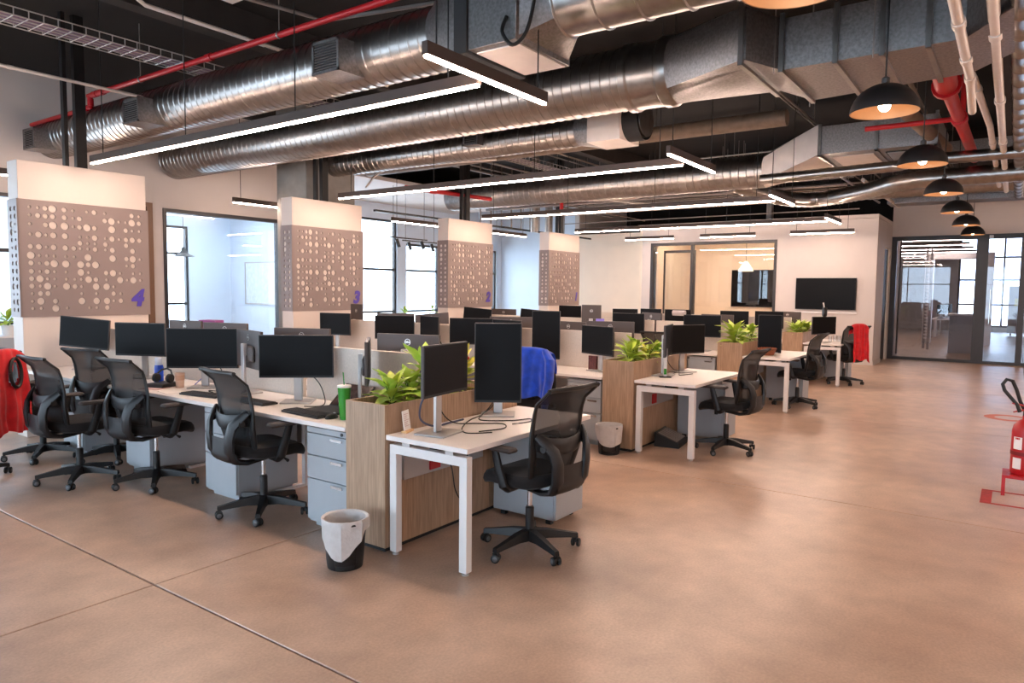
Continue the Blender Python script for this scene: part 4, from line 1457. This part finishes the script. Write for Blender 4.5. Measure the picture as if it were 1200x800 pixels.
for y, a, b_ in ((1.83, 5.58, 6.64), (1.62, 5.93, 7.04), (1.22, 5.93, 7.0), (.90, 5.93, 6.96), (.60, 5.91, 6.93)):
    MB().box(a, y - .018, 3.375, b_, y + .018, 3.40).box(a - .02, y - .018, 3.375, a + .02, y + .018, 3.83).build('flange', M_GALV, t)
for y, a, b_ in ((1.66, 5.88, 7.08), (.95, 5.88, 7.02)):
    for xx in (a, b_):
        MB().tube([(xx, y, 3.36), (xx, y, CEIL)], .006, 6).build('hanger_rod', M_CONDUIT, t)

# duct 3: smaller spiral run
t = thing('round_duct', 'smaller spiral duct ending in a plenum box with a round black cap', 'duct', (0, 0, 0), 0, 'spiral ducts under the ceiling')
DX, DZ, DR = 7.82, 3.62, .185
MB().lathe(spiral_profile(4.55, 9.4, DR), 32, (DX, 0, DZ), 'y').build('spiral_pipe', M_GALV, t)
MB().loft([circ_ring(DX, DZ, DR, 4.55), rect_ring(DX - .26, DX + .24, DZ - .22, DZ + .24, 4.30)]).build('transition', M_GALV2, t)
MB().box(DX - .28, 3.86, DZ - .22, DX + .24, 4.30, DZ + .25, .004).build('plenum', M_WHITEDUCT, t)
MB().lathe([(.23, 3.66), (.235, 3.70), (.235, 3.86), (.0, 3.86)], 32, (DX - .02, 0, DZ + .02), 'y', False).build('flexible_collar', M_DARKGAP, t)
MB().lathe([(0, 3.64), (.20, 3.645), (.20, 3.70)], 32, (DX - .02, 0, DZ + .02), 'y', False).build('end_cap', M_GALV, t)
for y in (8.95, 5.95):
    grille_box(t, DX - .30, DX - .08, y, y + .26, DZ - .06, DZ + .13)

# duct 4: far spiral run with a rectangular hood and a branch
t = thing('round_duct', 'far spiral duct leading into a pale tapered hood', 'duct', (0, 0, 0), 0, 'spiral ducts under the ceiling')
DX, DZ, DR = 12.0, 3.62, .27
MB().lathe(spiral_profile(3.45, 10.2, DR, .13), 32, (DX, 0, DZ), 'y').build('spiral_pipe', M_GALV, t)
MB().loft([circ_ring(DX, DZ, DR, 3.45), rect_ring(11.0, 12.6, 3.62, 4.05, 2.45)]).build('tapered_hood', M_WHITEDUCT, t)
b = MB().box(11.0, .95, 3.62, 12.6, 2.42, 4.02, .004).build('rectangular_length', M_GALV2, t)
MB().box(11.25, 1.75, 3.608, 12.3, 2.3, 3.618).build('white_panel', M_WHITEDUCT, b)
MB().box(11.25, 1.05, 3.608, 12.3, 1.6, 3.618).build('grille_panel', M_DARKGAP, b)
for q in range(14):
    MB().box(11.27 + q * .075, 1.07, 3.595, 11.31 + q * .075, 1.58, 3.61).build('louvre', M_CONDUIT, b)
for y in (2.42, 1.68, .97):
    MB().box(10.97, y - .02, 3.59, 12.63, y + .02, 3.62).box(10.97, y - .02, 3.59, 11.0, y + .02, 4.05).build('flange', M_GALV, t)


tag(MB().box(16.7, -4.6, 3.50, 17.3, 2.3, 3.78, .004).build('rectangular_duct', M_GALV2), 'flat silver duct high above the glazed partition', 'duct')
tag(MB().box(14.4, -4.6, 4.0, 14.9, 5.0, 4.25, .004).build('rectangular_duct', M_GALV2), 'flat silver duct crossing above the far rows', 'duct')


def duct_path(pts, r, n=16, rib=.10):
    """corrugated tube along a polyline with rounded corners"""
    P_ = [Vector(p) for p in pts]
    fine = [P_[0]]
    for i in range(1, len(P_) - 1):
        a, b_, c = P_[i - 1], P_[i], P_[i + 1]
        k = min(.35, (a - b_).length * .45, (c - b_).length * .45)
        p, q = b_ + (a - b_).normalized() * k, b_ + (c - b_).normalized() * k
        for s in range(6):
            u_ = s / 5
            fine.append(p * (1 - u_) ** 2 + b_ * 2 * u_ * (1 - u_) + q * u_ * u_)
    fine.append(P_[-1])
    dense = []
    rs = []
    for a, b_ in zip(fine, fine[1:]):
        m_ = max(1, int((b_ - a).length / (rib / 2)))
        for s in range(m_):
            dense.append(a.lerp(b_, s / m_))
            rs.append(r * (1.05 if len(rs) % 2 else .98))
    dense.append(fine[-1])
    rs.append(r)
    return MB().tube(dense, rs, n)


tag(duct_path([(12.0, 4.0, 3.45), (13.3, 3.55, 3.32), (13.9, 3.1, 3.32), (13.0, 2.05, 3.32), (12.4, 1.5, 3.36), (12.3, -2, 3.36)], .13).build('flexible_branch_duct', M_GALV), 'flexible silver branch duct curling below the far hood', 'duct')
tag(duct_path([(11.2, 3.3, 3.36), (11.2, 1.4, 3.40), (10.9, 1.2, 3.40), (10.9, -3, 3.40)], .075, 12).build('small_round_duct', M_GALV), 'thin silver duct running below the far hood toward the right', 'duct')
tag(duct_path([(15.2, 2.6, 3.6), (15.2, -3.5, 3.6)], .16, 16, .14).build('cross_duct', M_GALV), 'silver cross duct above the glazed partition', 'duct')
for k, (pts, r, lb) in enumerate([
    ([(9.9, 10.6, 3.95), (9.9, 2.6, 3.95)], .11, 'brown insulated pipe between the second and third spiral ducts'),
    ([(10.6, 10.8, 4.1), (10.6, 3.0, 4.1)], .07, 'thin brown insulated pipe beside the larger one'),
    ([(8.9, 1.2, 3.75), (12.2, .95, 3.75)], .09, 'brown insulated pipe behind the second pendant lamp'),
]):
    tag(MB().tube(pts, r, 14).build('insulated_pipe', M_BROWNDUCT), lb, 'pipe', 'insulated pipes')

# ------------------------------------------------------------------ pipes, trays, conduits
def pipe(pts, r, m, label, cat='pipe', joints=(), name='pipe', group=None, rods=()):
    t = thing(name, label, cat, (0, 0, 0), 0, group)
    MB().tube(pts, r, 12).build('pipe_run', m, t)
    for s in joints:
        i = int(s)
        a, b_ = Vector(pts[i]), Vector(pts[i + 1])
        c = a.lerp(b_, s - i)
        d_ = (b_ - a).normalized()
        MB().tube([c - d_ * r * 1.6, c + d_ * r * 1.6], r * 1.28, 12).build('coupling', m, t)
    for s in rods:
        i = int(s)
        c = Vector(pts[i]).lerp(Vector(pts[i + 1]), s - i)
        MB().tube([c, (c.x, c.y, CEIL)], .005, 6).build('hanger_rod', M_CONDUIT, t)
        MB().tube([c - Vector((.0, .012, 0)), c + Vector((0, .012, 0))], r * 1.2, 12).build('clamp', M_CONDUIT, t)
    return t


pipe([(4.25, 9.55, 3.98), (4.25, 9.2, 3.98), (4.25, 1.5, 3.98)], .030, M_RED, 'red sprinkler pipe running above the nearest duct', 'pipe', (0.5, 1.0, 1.3, 1.7), 'sprinkler_pipe', None, (1.12, 1.45, 1.8))
pipe([(4.25, 9.5, 3.98), (4.25, 9.5, 3.84), (4.25, 9.75, 3.84), (4.25, 11.25, 3.84)], .028, M_RED, 'short red sprinkler drop near board four', 'pipe', (.6, 1.5), 'sprinkler_pipe')
pipe([(3.3, .40, 3.42), (7.0, .40, 3.40), (7.9, .42, 3.32)], .034, M_PVC, 'white drain pipe nearest the pendants', 'pipe', (.45, .62, .85, 1.0), 'drain_pipe', 'white pipes over the corridor')
pipe([(7.4, .40, 3.50), (9.5, .33, 3.48), (14.5, .33, 3.45)], .032, M_PVC, 'white drain pipe continuing behind the red valve', 'pipe', (.2, 1.2, 1.6), 'drain_pipe', 'white pipes over the corridor')
pipe([(3.0, .20, 3.42), (15, .235, 3.42)], .036, M_PVC, 'long white pipe beside the drain pipe', 'pipe', (.25, .42, .6), 'drain_pipe', 'white pipes over the corridor')
tag(MB().lathe(spiral_profile(4.8, 16, .065, .45, .006), 20, (0, .06, 3.45), 'x').build('small_round_duct', M_GALV), 'silver round pipe at the right edge over the corridor', 'duct')
for k in range(7):
    pipe([(4.5, .16 - .045 * k - .1, 3.75 + .06 * (k % 3)), (17, .16 - .045 * k - .1, 3.75 + .06 * (k % 3))], .014, M_CONDUIT, 'thin grey conduit in the bundle at the right over the corridor', 'conduit', (), 'conduit', 'conduit bundle over the corridor')
t = thing('fire_main', 'thick red fire main with valve and cross branch above the second pendant', 'pipe')
MB().tube([(7.6, .66, 3.72), (8.2, .66, 3.66)], .10, 16).build('valve_body', M_RED, t)
MB().tube([(7.55, .66, 3.72), (7.63, .66, 3.715)], .14, 16).build('valve_flange', M_RED, t)
MB().tube([(8.18, .66, 3.665), (8.24, .66, 3.66)], .13, 16).build('valve_flange', M_RED, t)
MB().tube([(8.2, .66, 3.66), (9.6, .63, 3.62), (12.5, .60, 3.62)], .065, 14).build('main_pipe', M_RED, t)
MB().tube([(9.6, .6, 3.62), (9.6, 1.6, 3.62)], .03, 12).tube([(9.6, .6, 3.62), (9.6, .6, 4.5)], .03, 12).build('cross_branch', M_RED, t)
MB().tube([(9.52, .63, 3.62), (9.68, .63, 3.62)], .085, 14).build('tee', M_RED, t)
MB().tube([(7.9, .66, 3.80), (7.9, .66, 3.98)], .02, 10).lathe([(.09, 3.96), (.10, 3.97), (.10, 3.985), (.09, 3.995)], 20, (7.9, .66, 0)).build('hand_wheel', M_RED, t)
pipe([(13.0, 8.0, 3.9), (13.0, 8.0, 3.35)], .04, M_RED, 'red vertical pipe near board one', 'pipe', (), 'sprinkler_pipe')
pipe([(11.3, 8.6, 3.42), (9.2, 8.9, 3.42)], .04, M_RED, 'red sprinkler pipe between boards three and two', 'pipe', (.3, .7), 'sprinkler_pipe')
pipe([(13.0, 6.5, 3.85), (13.0, 9.3, 3.85)], .03, M_RED, 'red sprinkler pipe beyond the far duct', 'pipe', (.5,), 'sprinkler_pipe')


def tray(xa, xb, y, z, w, label, along='x'):
    t = thing('cable_tray', label, 'cable tray', (0, 0, 0), 0, 'wire cable trays')
    b = MB()
    def P(a, o, h): return (a, y + o, z + h) if along == 'x' else (y + o, a, z + h)
    for o, h in ((-w / 2, 0), (-w / 4, 0), (0, 0), (w / 4, 0), (w / 2, 0), (-w / 2, .07), (w / 2, .07)):
        b.tube([P(xa, o, h), P(xb, o, h)], .006, 5)
    b.build('long_wires', M_SILVER, t)
    k = xa
    c = MB()
    while k <= xb:
        c.tube([P(k, -w / 2, .07), P(k, -w / 2, 0), P(k, w / 2, 0), P(k, w / 2, .07)], .005, 5)
        k += .12
    c.build('cross_wires', M_SILVER, t)
    q = MB()
    for o in (-.09, -.04, .01, .06):
        q.tube([P(xa, o, .02), P((xa + xb) / 2, o + .015, .02), P(xb, o, .02)], .016, 6)
    q.build('cable_bundle', M_TRAY, t)
    for s in (.2, .8):
        a = xa + (xb - xa) * s
        for o in (-w / 2, w / 2):
            MB().tube([P(a, o, 0), (P(a, o, 0)[0], P(a, o, 0)[1], CEIL)], .005, 5).build('hanger_rod', M_CONDUIT, t)


tray(.5, 7.0, 7.5, 4.0, .34, 'wire cable tray with purple cables at the upper left')
tray(7.2, 16.0, 7.6, 4.0, .34, 'wire cable tray above boards three to one')
tray(3.2, 9.8, 15.6, 3.62, .3, 'wire cable tray crossing above the far end of the last row', 'y')
tray(3.2, 9.8, 16.9, 3.72, .3, 'wire cable tray crossing just before the television wall', 'y')
tray(4.5, 7.2, 14.6, 4.0, .3, 'wire cable tray crossing above board two', 'y')
pipe([(0, 7.95, 3.70), (2.0, 7.95, 3.70), (4.1, 7.95, 3.70)], .016, M_PVC, 'pale pipe below the cable tray at the upper left', 'pipe', (.6, 1.4), 'conduit_pipe', None, (.7,))
pipe([(2.0, 6.6, 4.25), (3.3, 6.6, 4.25), (3.45, 6.6, 4.18), (6.5, 6.6, 4.18)], .02, M_PVC, 'pale conduit crossing the upper left ceiling', 'conduit', (.5, 2.4), 'conduit')
t = thing('junction_box', 'small grey junction box with a conduit at the upper left ceiling', 'box')
MB().box(3.55, 5.6, 4.12, 3.80, 5.78, 4.22, .004).build('box_body', M_WHITEDUCT, t)
MB().tube([(3.8, 5.69, 4.17), (4.6, 5.5, 4.17), (5.2, 3.0, 4.17)], .018, 8).build('conduit_stub', M_CONDUIT, t)

# services clutter under the far ceiling
cr = random.Random(21)
for k in range(36):
    along_x = k % 2 == 0
    r_ = cr.choice([.012, .016, .022, .03])
    m = cr.choice([M_CONDUIT, M_CONDUIT, M_PVC, M_BROWNDUCT])
    if along_x:
        y = cr.uniform(.9, 10.2)
        if k % 4 == 0: a, z = cr.uniform(8.4, 9.4), cr.uniform(4.12, 4.4)
        else: a, z = cr.uniform(12.8, 13.4), cr.uniform(3.45, 4.0)
        p = [(a, y, z), (17.6, y, z)]
        lb = 'straight ceiling conduit running along the rows toward the far wall'
    else:
        x = cr.uniform(12.6, 17.4)
        z = cr.uniform(3.4, 4.3)
        p = [(x, cr.uniform(2.4, 3.2), z), (x, 10.2, z)]
        lb = 'straight ceiling conduit crossing over the far rows'
    pipe(p, r_, m, lb, 'conduit', (), 'conduit', 'conduits under the far ceiling ' + ('lengthwise' if along_x else 'crosswise'), (.25, .75))
for k, (pts, lb) in enumerate([
    ([(12.6, 7.2, 3.45), (13.2, 6.4, 3.5), (13.3, 5.2, 3.62), (13.4, 3.4, 3.66)], 'white flexible conduit sagging beyond the far duct'),
    ([(12.6, 7.3, 3.6), (12.9, 6.6, 3.42), (13.5, 5.9, 3.38), (14.4, 5.6, 3.5)], 'white flexible conduit curling near the red vertical pipe'),
    ([(9.2, 9.9, 3.5), (9.0, 9.2, 3.72), (9.3, 8.2, 3.78), (9.6, 7.2, 3.8)], 'white flexible conduit above board three'),
]):
    cable(pts, lb, .02, M_PVC, 'flexible_conduit')
for k in range(10):  # lattice of unistrut beyond board one
    x = 13.2 + .42 * k
    tag(MB().box(x, 10.35, 3.18, x + .03, 10.38, CEIL).build('steel_strut', M_CONDUIT), 'vertical steel strut in the row above the far left wall', 'steel post', 'struts above the far left wall')
tag(MB().box(9.85, 10.33, 3.14, 18.5, 10.40, 3.18).build('steel_rail', M_BLACKMETAL), 'dark horizontal rail carrying the row of struts', 'rail')
for k, (x, y) in enumerate(((13.4, 8.95), (14.0, 8.95))):
    tag(MB().lathe([(.09, 2.935), (.09, CEIL)], 16, (x, y, 0)).build('steel_column', M_GALV), 'round silver steel column behind board one, %s one' % ('left', 'right')[k], 'steel post', 'silver columns behind board one')
for x, y in ((11.8, 11.3), (12.7, 11.8)):
    t = thing('track_spotlight', 'pair of black spotlights on a short track in the window bay, %s track' % ('front' if y < 11.5 else 'rear'), 'light', (x, y, 2.75), R(0), 'bay spotlights')
    MB().box(-.6, -.015, 0, .6, .015, .03).build('track', M_BLACKMETAL, t)
    for s in (-.4, .4):
        h = MB().tube([(s, 0, -.02), (s + .03, -.05, -.20)], .04, 12).build('spot_head', M_BLACKMETAL, t)
    for s in (-.5, .5):
        MB().tube([(s, 0, .03), (s, 0, 1.15)], .005, 6).build('suspension_rod', M_BLACKMETAL, t)

# ================================================================== WALL THINGS AND ROOMS BEYOND
t = thing('television', 'large black television on the white wall', 'television', (TVX - .062, 3.65, 1.615))
MB().box(0, -.66, -.37, .04, .66, .37, .005).build('casing', M_BEZEL, t)
MB().box(-.003, -.648, -.355, .0, .648, .358).build('display', mat('glossy_black_screen', '#050405', .35, var=.02, spec=.1), t)
MB().box(.04, -.2, -.2, .055, .2, .2).build('wall_bracket', M_BLACKMETAL, t)
t = thing('wall_ledge', 'thin white ledge below the large television', 'ledge', (TVX - .036, 3.65, 1.16))
MB().box(0, -.68, 0, .03, .68, .03, .003).build('ledge_board', M_WHITEMETAL, t)

# inner room behind the television wall
t = thing('television', 'dark television on the beige wall inside the glazed room', 'television', (21.33, 6.1, 1.75))
MB().box(0, -.95, -.55, .05, .95, .55, .006).build('casing', M_BEZEL, t)
MB().box(-.004, -.93, -.53, 0, .93, .53).build('display', MATS['glossy_black_screen'], t)
t = thing('pendant_lamp', 'cream cone pendant inside the glazed room', 'lamp', (19.3, 6.0, 2.2))
MB().lathe([(.20, 0), (.18, .05), (.06, .24), (.03, .27), (0, .27)], 24, caps=False).build('shade', mat('cream_shade', '#e8d3a8', .6, emit=(1, .75, .45), estr=.6), t)
MB().tube([(0, 0, .26), (0, 0, 1.13)], .006, 6).build('cord', M_BLK, t)
ball(MB(), (0, 0, .05), .04).build('bulb', M_BULB, t)
led_bar('y', 19.4, 3.3, 7.9, 'added linear light inside the glazed room behind the television wall', 'added room lights', (), 3.24, .06, .05, mat('added_room_led', '#ffffff', .5, emit=(1, .78, .56), estr=60))  # strip added to brighten the beige room
t = thing('glass_door_leaf', 'glass door leaf with steel rails inside the glazed room', 'door', (18.35, 7.5, 0))
MB().box(-.006, -.42, .06, .006, .42, 2.7).build('door_glass', M_GLASS, t)
MB().box(-.02, -.45, 0, .02, -.41, 2.75).box(-.02, .41, 0, .02, .45, 2.75).box(-.02, -.41, 2.68, .02, .41, 2.75).box(-.02, -.41, 0, .02, .41, .08).build('door_frame', M_FRAME, t)

# meeting room at the left
t = thing('pendant_lamp', 'small black cone pendant inside the pale blue meeting room', 'lamp', (7.35, 12.9, 2.2))
MB().lathe([(.20, 0), (.10, .04), (.045, .10), (.03, .17), (0, .18)], 24, caps=False).build('shade', M_PENDB, t)
MB().tube([(0, 0, .17), (0, 0, 1.095)], .005, 6).build('cord', M_BLK, t)
led_bar('x', 13.6, 5.2, 9.2, 'added linear light inside the pale blue meeting room', 'added room lights', (), 3.20, .05, .05, mat('added_cool_led', '#ffffff', .5, emit=(.80, .91, 1), estr=45))  # cool strip added to lift the blue room's brightness
led_bar('x', 12.4, 5.2, 9.2, 'second added linear light nearer the glass in the pale blue meeting room', 'added room lights', (), 3.20, .05, .05, MATS['added_cool_led'])  # second strip added for the same fill
t = thing('whiteboard', 'whiteboard with faint notes on the blue meeting room wall', 'whiteboard', (9.68, 13.55, 1.72))
MB().box(0, -.85, -.45, .018, .85, .45).build('board_face', mat('whiteboard_face', '#dfe6ea', .3, col2='#c9d4da', scale=12), t)
MB().box(-.008, -.88, -.48, .02, .88, -.45).box(-.008, -.88, .45, .02, .88, .48).box(-.008, -.88, -.45, .02, -.85, .45).box(-.008, .85, -.45, .02, .88, .45).build('board_frame', M_SILVER, t)

# things along the left windows
t = thing('sideboard', 'low white sideboard under the left window behind the red vest', 'cabinet', (2.3, 10.75, 0))
MB().box(0, 0, .05, 1.9, .42, .95, .004).build('body', M_WHITEMETAL, t)
for q in range(3):
    d_ = MB().box(.01 + q * .63, -.018, .07, .62 + q * .63, 0, .93, .003).build('door', M_GREYCAB, t)
    MB().box(.55 + q * .63, -.03, .5, .56 + q * .63, -.018, .65).build('handle', M_CHROME, d_)
MB().box(.03, .03, 0, 1.87, .39, .05).build('plinth', M_DARKGAP, t)
for k, (x, y, z, h, lb) in enumerate([(3.75, 10.9, .95, .12, 'leafy plant on the sideboard under the left window'), (13.6, 13.2, .75, .2, 'leafy plant on the sill in the window bay, left one'), (14.7, 13.2, .75, .25, 'leafy plant on the sill in the window bay, middle one'), (15.8, 13.2, .75, .18, 'leafy plant on the sill in the window bay, right one')]):
    p = plant(x, y, z + .14, 'green', 14, h, .2, 1.3, lb, 90 + k)
    MB().lathe([(0, -.14), (.07, -.14), (.10, .0), (.09, .0), (.085, -.02), (0, -.02)], 18, caps=False).build('pot', M_WHITEMETAL, p)
t = thing('window_bench', 'long low white cabinet under the bay windows', 'cabinet', (12.2, 13.0, 0))
MB().box(0, 0, .06, 5.2, .45, .75, .004).build('body', M_WHITEMETAL, t)
MB().box(.04, .04, 0, 5.16, .41, .06).build('plinth', M_DARKGAP, t)

# fire extinguisher trolley with floor marking
t = thing('fire_extinguisher', 'red fire extinguisher on a steel floor stand at the right edge', 'extinguisher', (7.07, -.12, 0))
MB().lathe([(0, .17), (.088, .17), (.095, .185), (.095, .52), (.085, .57), (.05, .61), (.03, .62), (.03, .65), (0, .65)], 28, caps=False).build('cylinder', M_RED, t)
MB().lathe([(.028, .64), (.028, .70), (.018, .71), (.018, .73)], 14).build('valve', M_BLACKMETAL, t)
MB().tube([(.0, .0, .72), (-.03, .05, .74), (-.06, .10, .75)], [.012, .012, .009], 8, flat=.6).tube([(.0, .0, .70), (-.03, .05, .69), (-.06, .09, .68)], [.01, .01, .008], 8, flat=.6).build('lever', M_RED, t)
MB().tube([(0, .02, .70), (-.01, .05, .76), (-.02, .08, .86), (-.03, .11, .93), (-.04, .15, .94), (-.05, .175, .90), (-.05, .16, .85), (-.05, .12, .80), (-.05, .07, .74), (-.05, .05, .68)], .014, 8).build('hose', M_BLK, t)
MB().lathe([(.0965, .33), (.0985, .33), (.0985, .36), (.0965, .36)], 28, caps=False).build('strap', mat('dark_red_strap', '#7d0f14', .5), t)
def lab(z0, z1, a0, a1):
    return MB().grid(lambda u, v: (.0962 * math.cos(a0 + (a1 - a0) * u), .0962 * math.sin(a0 + (a1 - a0) * u), z0 + (z1 - z0) * v), 8, 2)
lab(.38, .48, 2.2, 2.9).build('printed_label', M_CARD, t)
lab(.22, .31, 2.2, 2.9).build('printed_label', M_CARD, t)
lab(.46, .475, 2.35, 2.75).build('label_band', M_RED, t)
b = MB()
for (a, c) in ((-.13, -.13), (.13, -.13), (-.13, .13), (.13, .13)):
    b.box(a - .013, c - .013, 0, a + .013, c + .013, .15)
b.box(-.143, -.143, .145, .143, .143, .168)
b.build('stand', M_RED, t)
t = thing('floor_marking', 'red painted floor outline around the fire extinguisher', 'marking', (6.82, -.02, .0005))
MB().box(-.24, .10, 0, .24, .175, .0008).build('wide_band', M_TAPE, t)
MB().box(-.24, -1.0, 0, -.20, .10, .0008).build('side_band', M_TAPE, t)
MB().box(.20, -1.0, 0, .24, .10, .0008).build('side_band', M_TAPE, t)
tag(MB().lathe([(.16, 0.0005), (.28, .0005), (.28, .0012), (.16, .0012)], 28, (0, 0, 0), caps=False).build('floor_sticker', mat('orange_floor_sticker', '#c46a4e', .6), None, (11.4, .0, 0)), 'round orange floor sticker beyond the extinguisher', 'marking')

# ------------------------------------------------------------------ office beyond the glazed partition
t = thing('reception_counter', 'grey counter seen through the glazed partition', 'counter', (23.2, .75, 0))
MB().box(0, 0, 0, 1.0, .75, 1.05, .01).build('front', M_GREYCAB, t)
MB().box(-.05, -.05, 1.05, 1.05, .8, 1.09, .004).build('counter_top', M_TOP, t)
for k, (x, y) in enumerate(((24.0, 3.2), (29.5, 1.75), (32.0, 1.75))):
    t = thing('office_desk', 'white office desk beyond the glazed partition, %s' % ('in the left room', 'nearer of the corridor pair', 'farther of the corridor pair')[k], 'desk', (x, y, 0), 0, 'desks beyond the glass')
    MB().box(0, 0, .71, 2.0, .8, .74, .003).build('desktop', M_TOP, t)
    for a in (.02, 1.93):
        for c in (.02, .73):
            MB().box(a, c, 0, a + .05, c + .05, .71).build('leg', M_WHITEMETAL, t)
    for q in range(3):
        place_monitor(x + .4 + q * .6, y + .45, 1.25, 250, .54, .32, 'dark monitor on the desk beyond the glass, %s, %s one' % (('left room', 'nearer corridor desk', 'farther corridor desk')[k], ('left', 'middle', 'right')[q]), group='monitors beyond the glass')
for k, x in enumerate((29.6, 30.6, 32.3)):
    copy_tree(chair0, 'office chair at the corridor desks beyond the glass, %s one' % ('nearest', 'middle', 'farthest')[k], (x + .3, 1.25, 0), R(90), 'chairs beyond the glass')
t = thing('portal_frame', 'white portal frame beyond the glazed partition', 'frame', (27.5, 0, 0))
MB().box(0, 2.3, 0, .3, 2.55, 3.0).box(0, .62, 0, .3, .8, 3.0).box(0, .8, 2.8, .3, 2.3, 3.0).build('portal', M_WHITEMETAL, t)
t = thing('slatted_screen', 'white slatted screen beyond the glazed partition', 'screen', (24.4, 2.15, 0), R(18))
MB().box(-.25, -.03, 0, -.2, .03, 3.0).box(.25, -.03, 0, .3, .03, 3.0).build('upright', M_SILVER, t)
for q in range(26):
    MB().box(-.2, -.03, .3 + q * .1, .25, .01, .335 + q * .1).build('slat', M_WHITEMETAL, t)
for k, x in enumerate((22.6, 24.9, 27.2, 29.2, 31.4)):
    led_bar('y', x, 1.2, 5.4, 'linear light beyond the glazed partition, %s row' % ('first', 'second', 'third', 'fourth', 'fifth')[k], 'lights beyond the glass', (.1, .9), 3.1, .046, .075, mat('far_led', '#ffffff', .5, emit=LED_COL, estr=34))
t = copy_tree(bpy.data.objects['fire_extinguisher'], 'small distant red extinguisher beyond the glazed partition', (30.0, -.9, 0), 0)
t = thing('notice_stand', 'dark free-standing notice panel with a yellow sign near the far window', 'sign', (35.0, -.2, 0))
MB().box(0, -.45, .1, .05, .45, 2.0, .004).build('panel', M_GREYCAB, t)
MB().box(-.2, -.35, 0, .2, -.3, .1).box(-.2, .3, 0, .2, .35, .1).build('feet', M_BLACKMETAL, t)
MB().box(-.004, -.25, 1.2, 0, .25, 1.5).build('yellow_sign', mat('yellow_sign_print', '#d8c93a', .6), t)
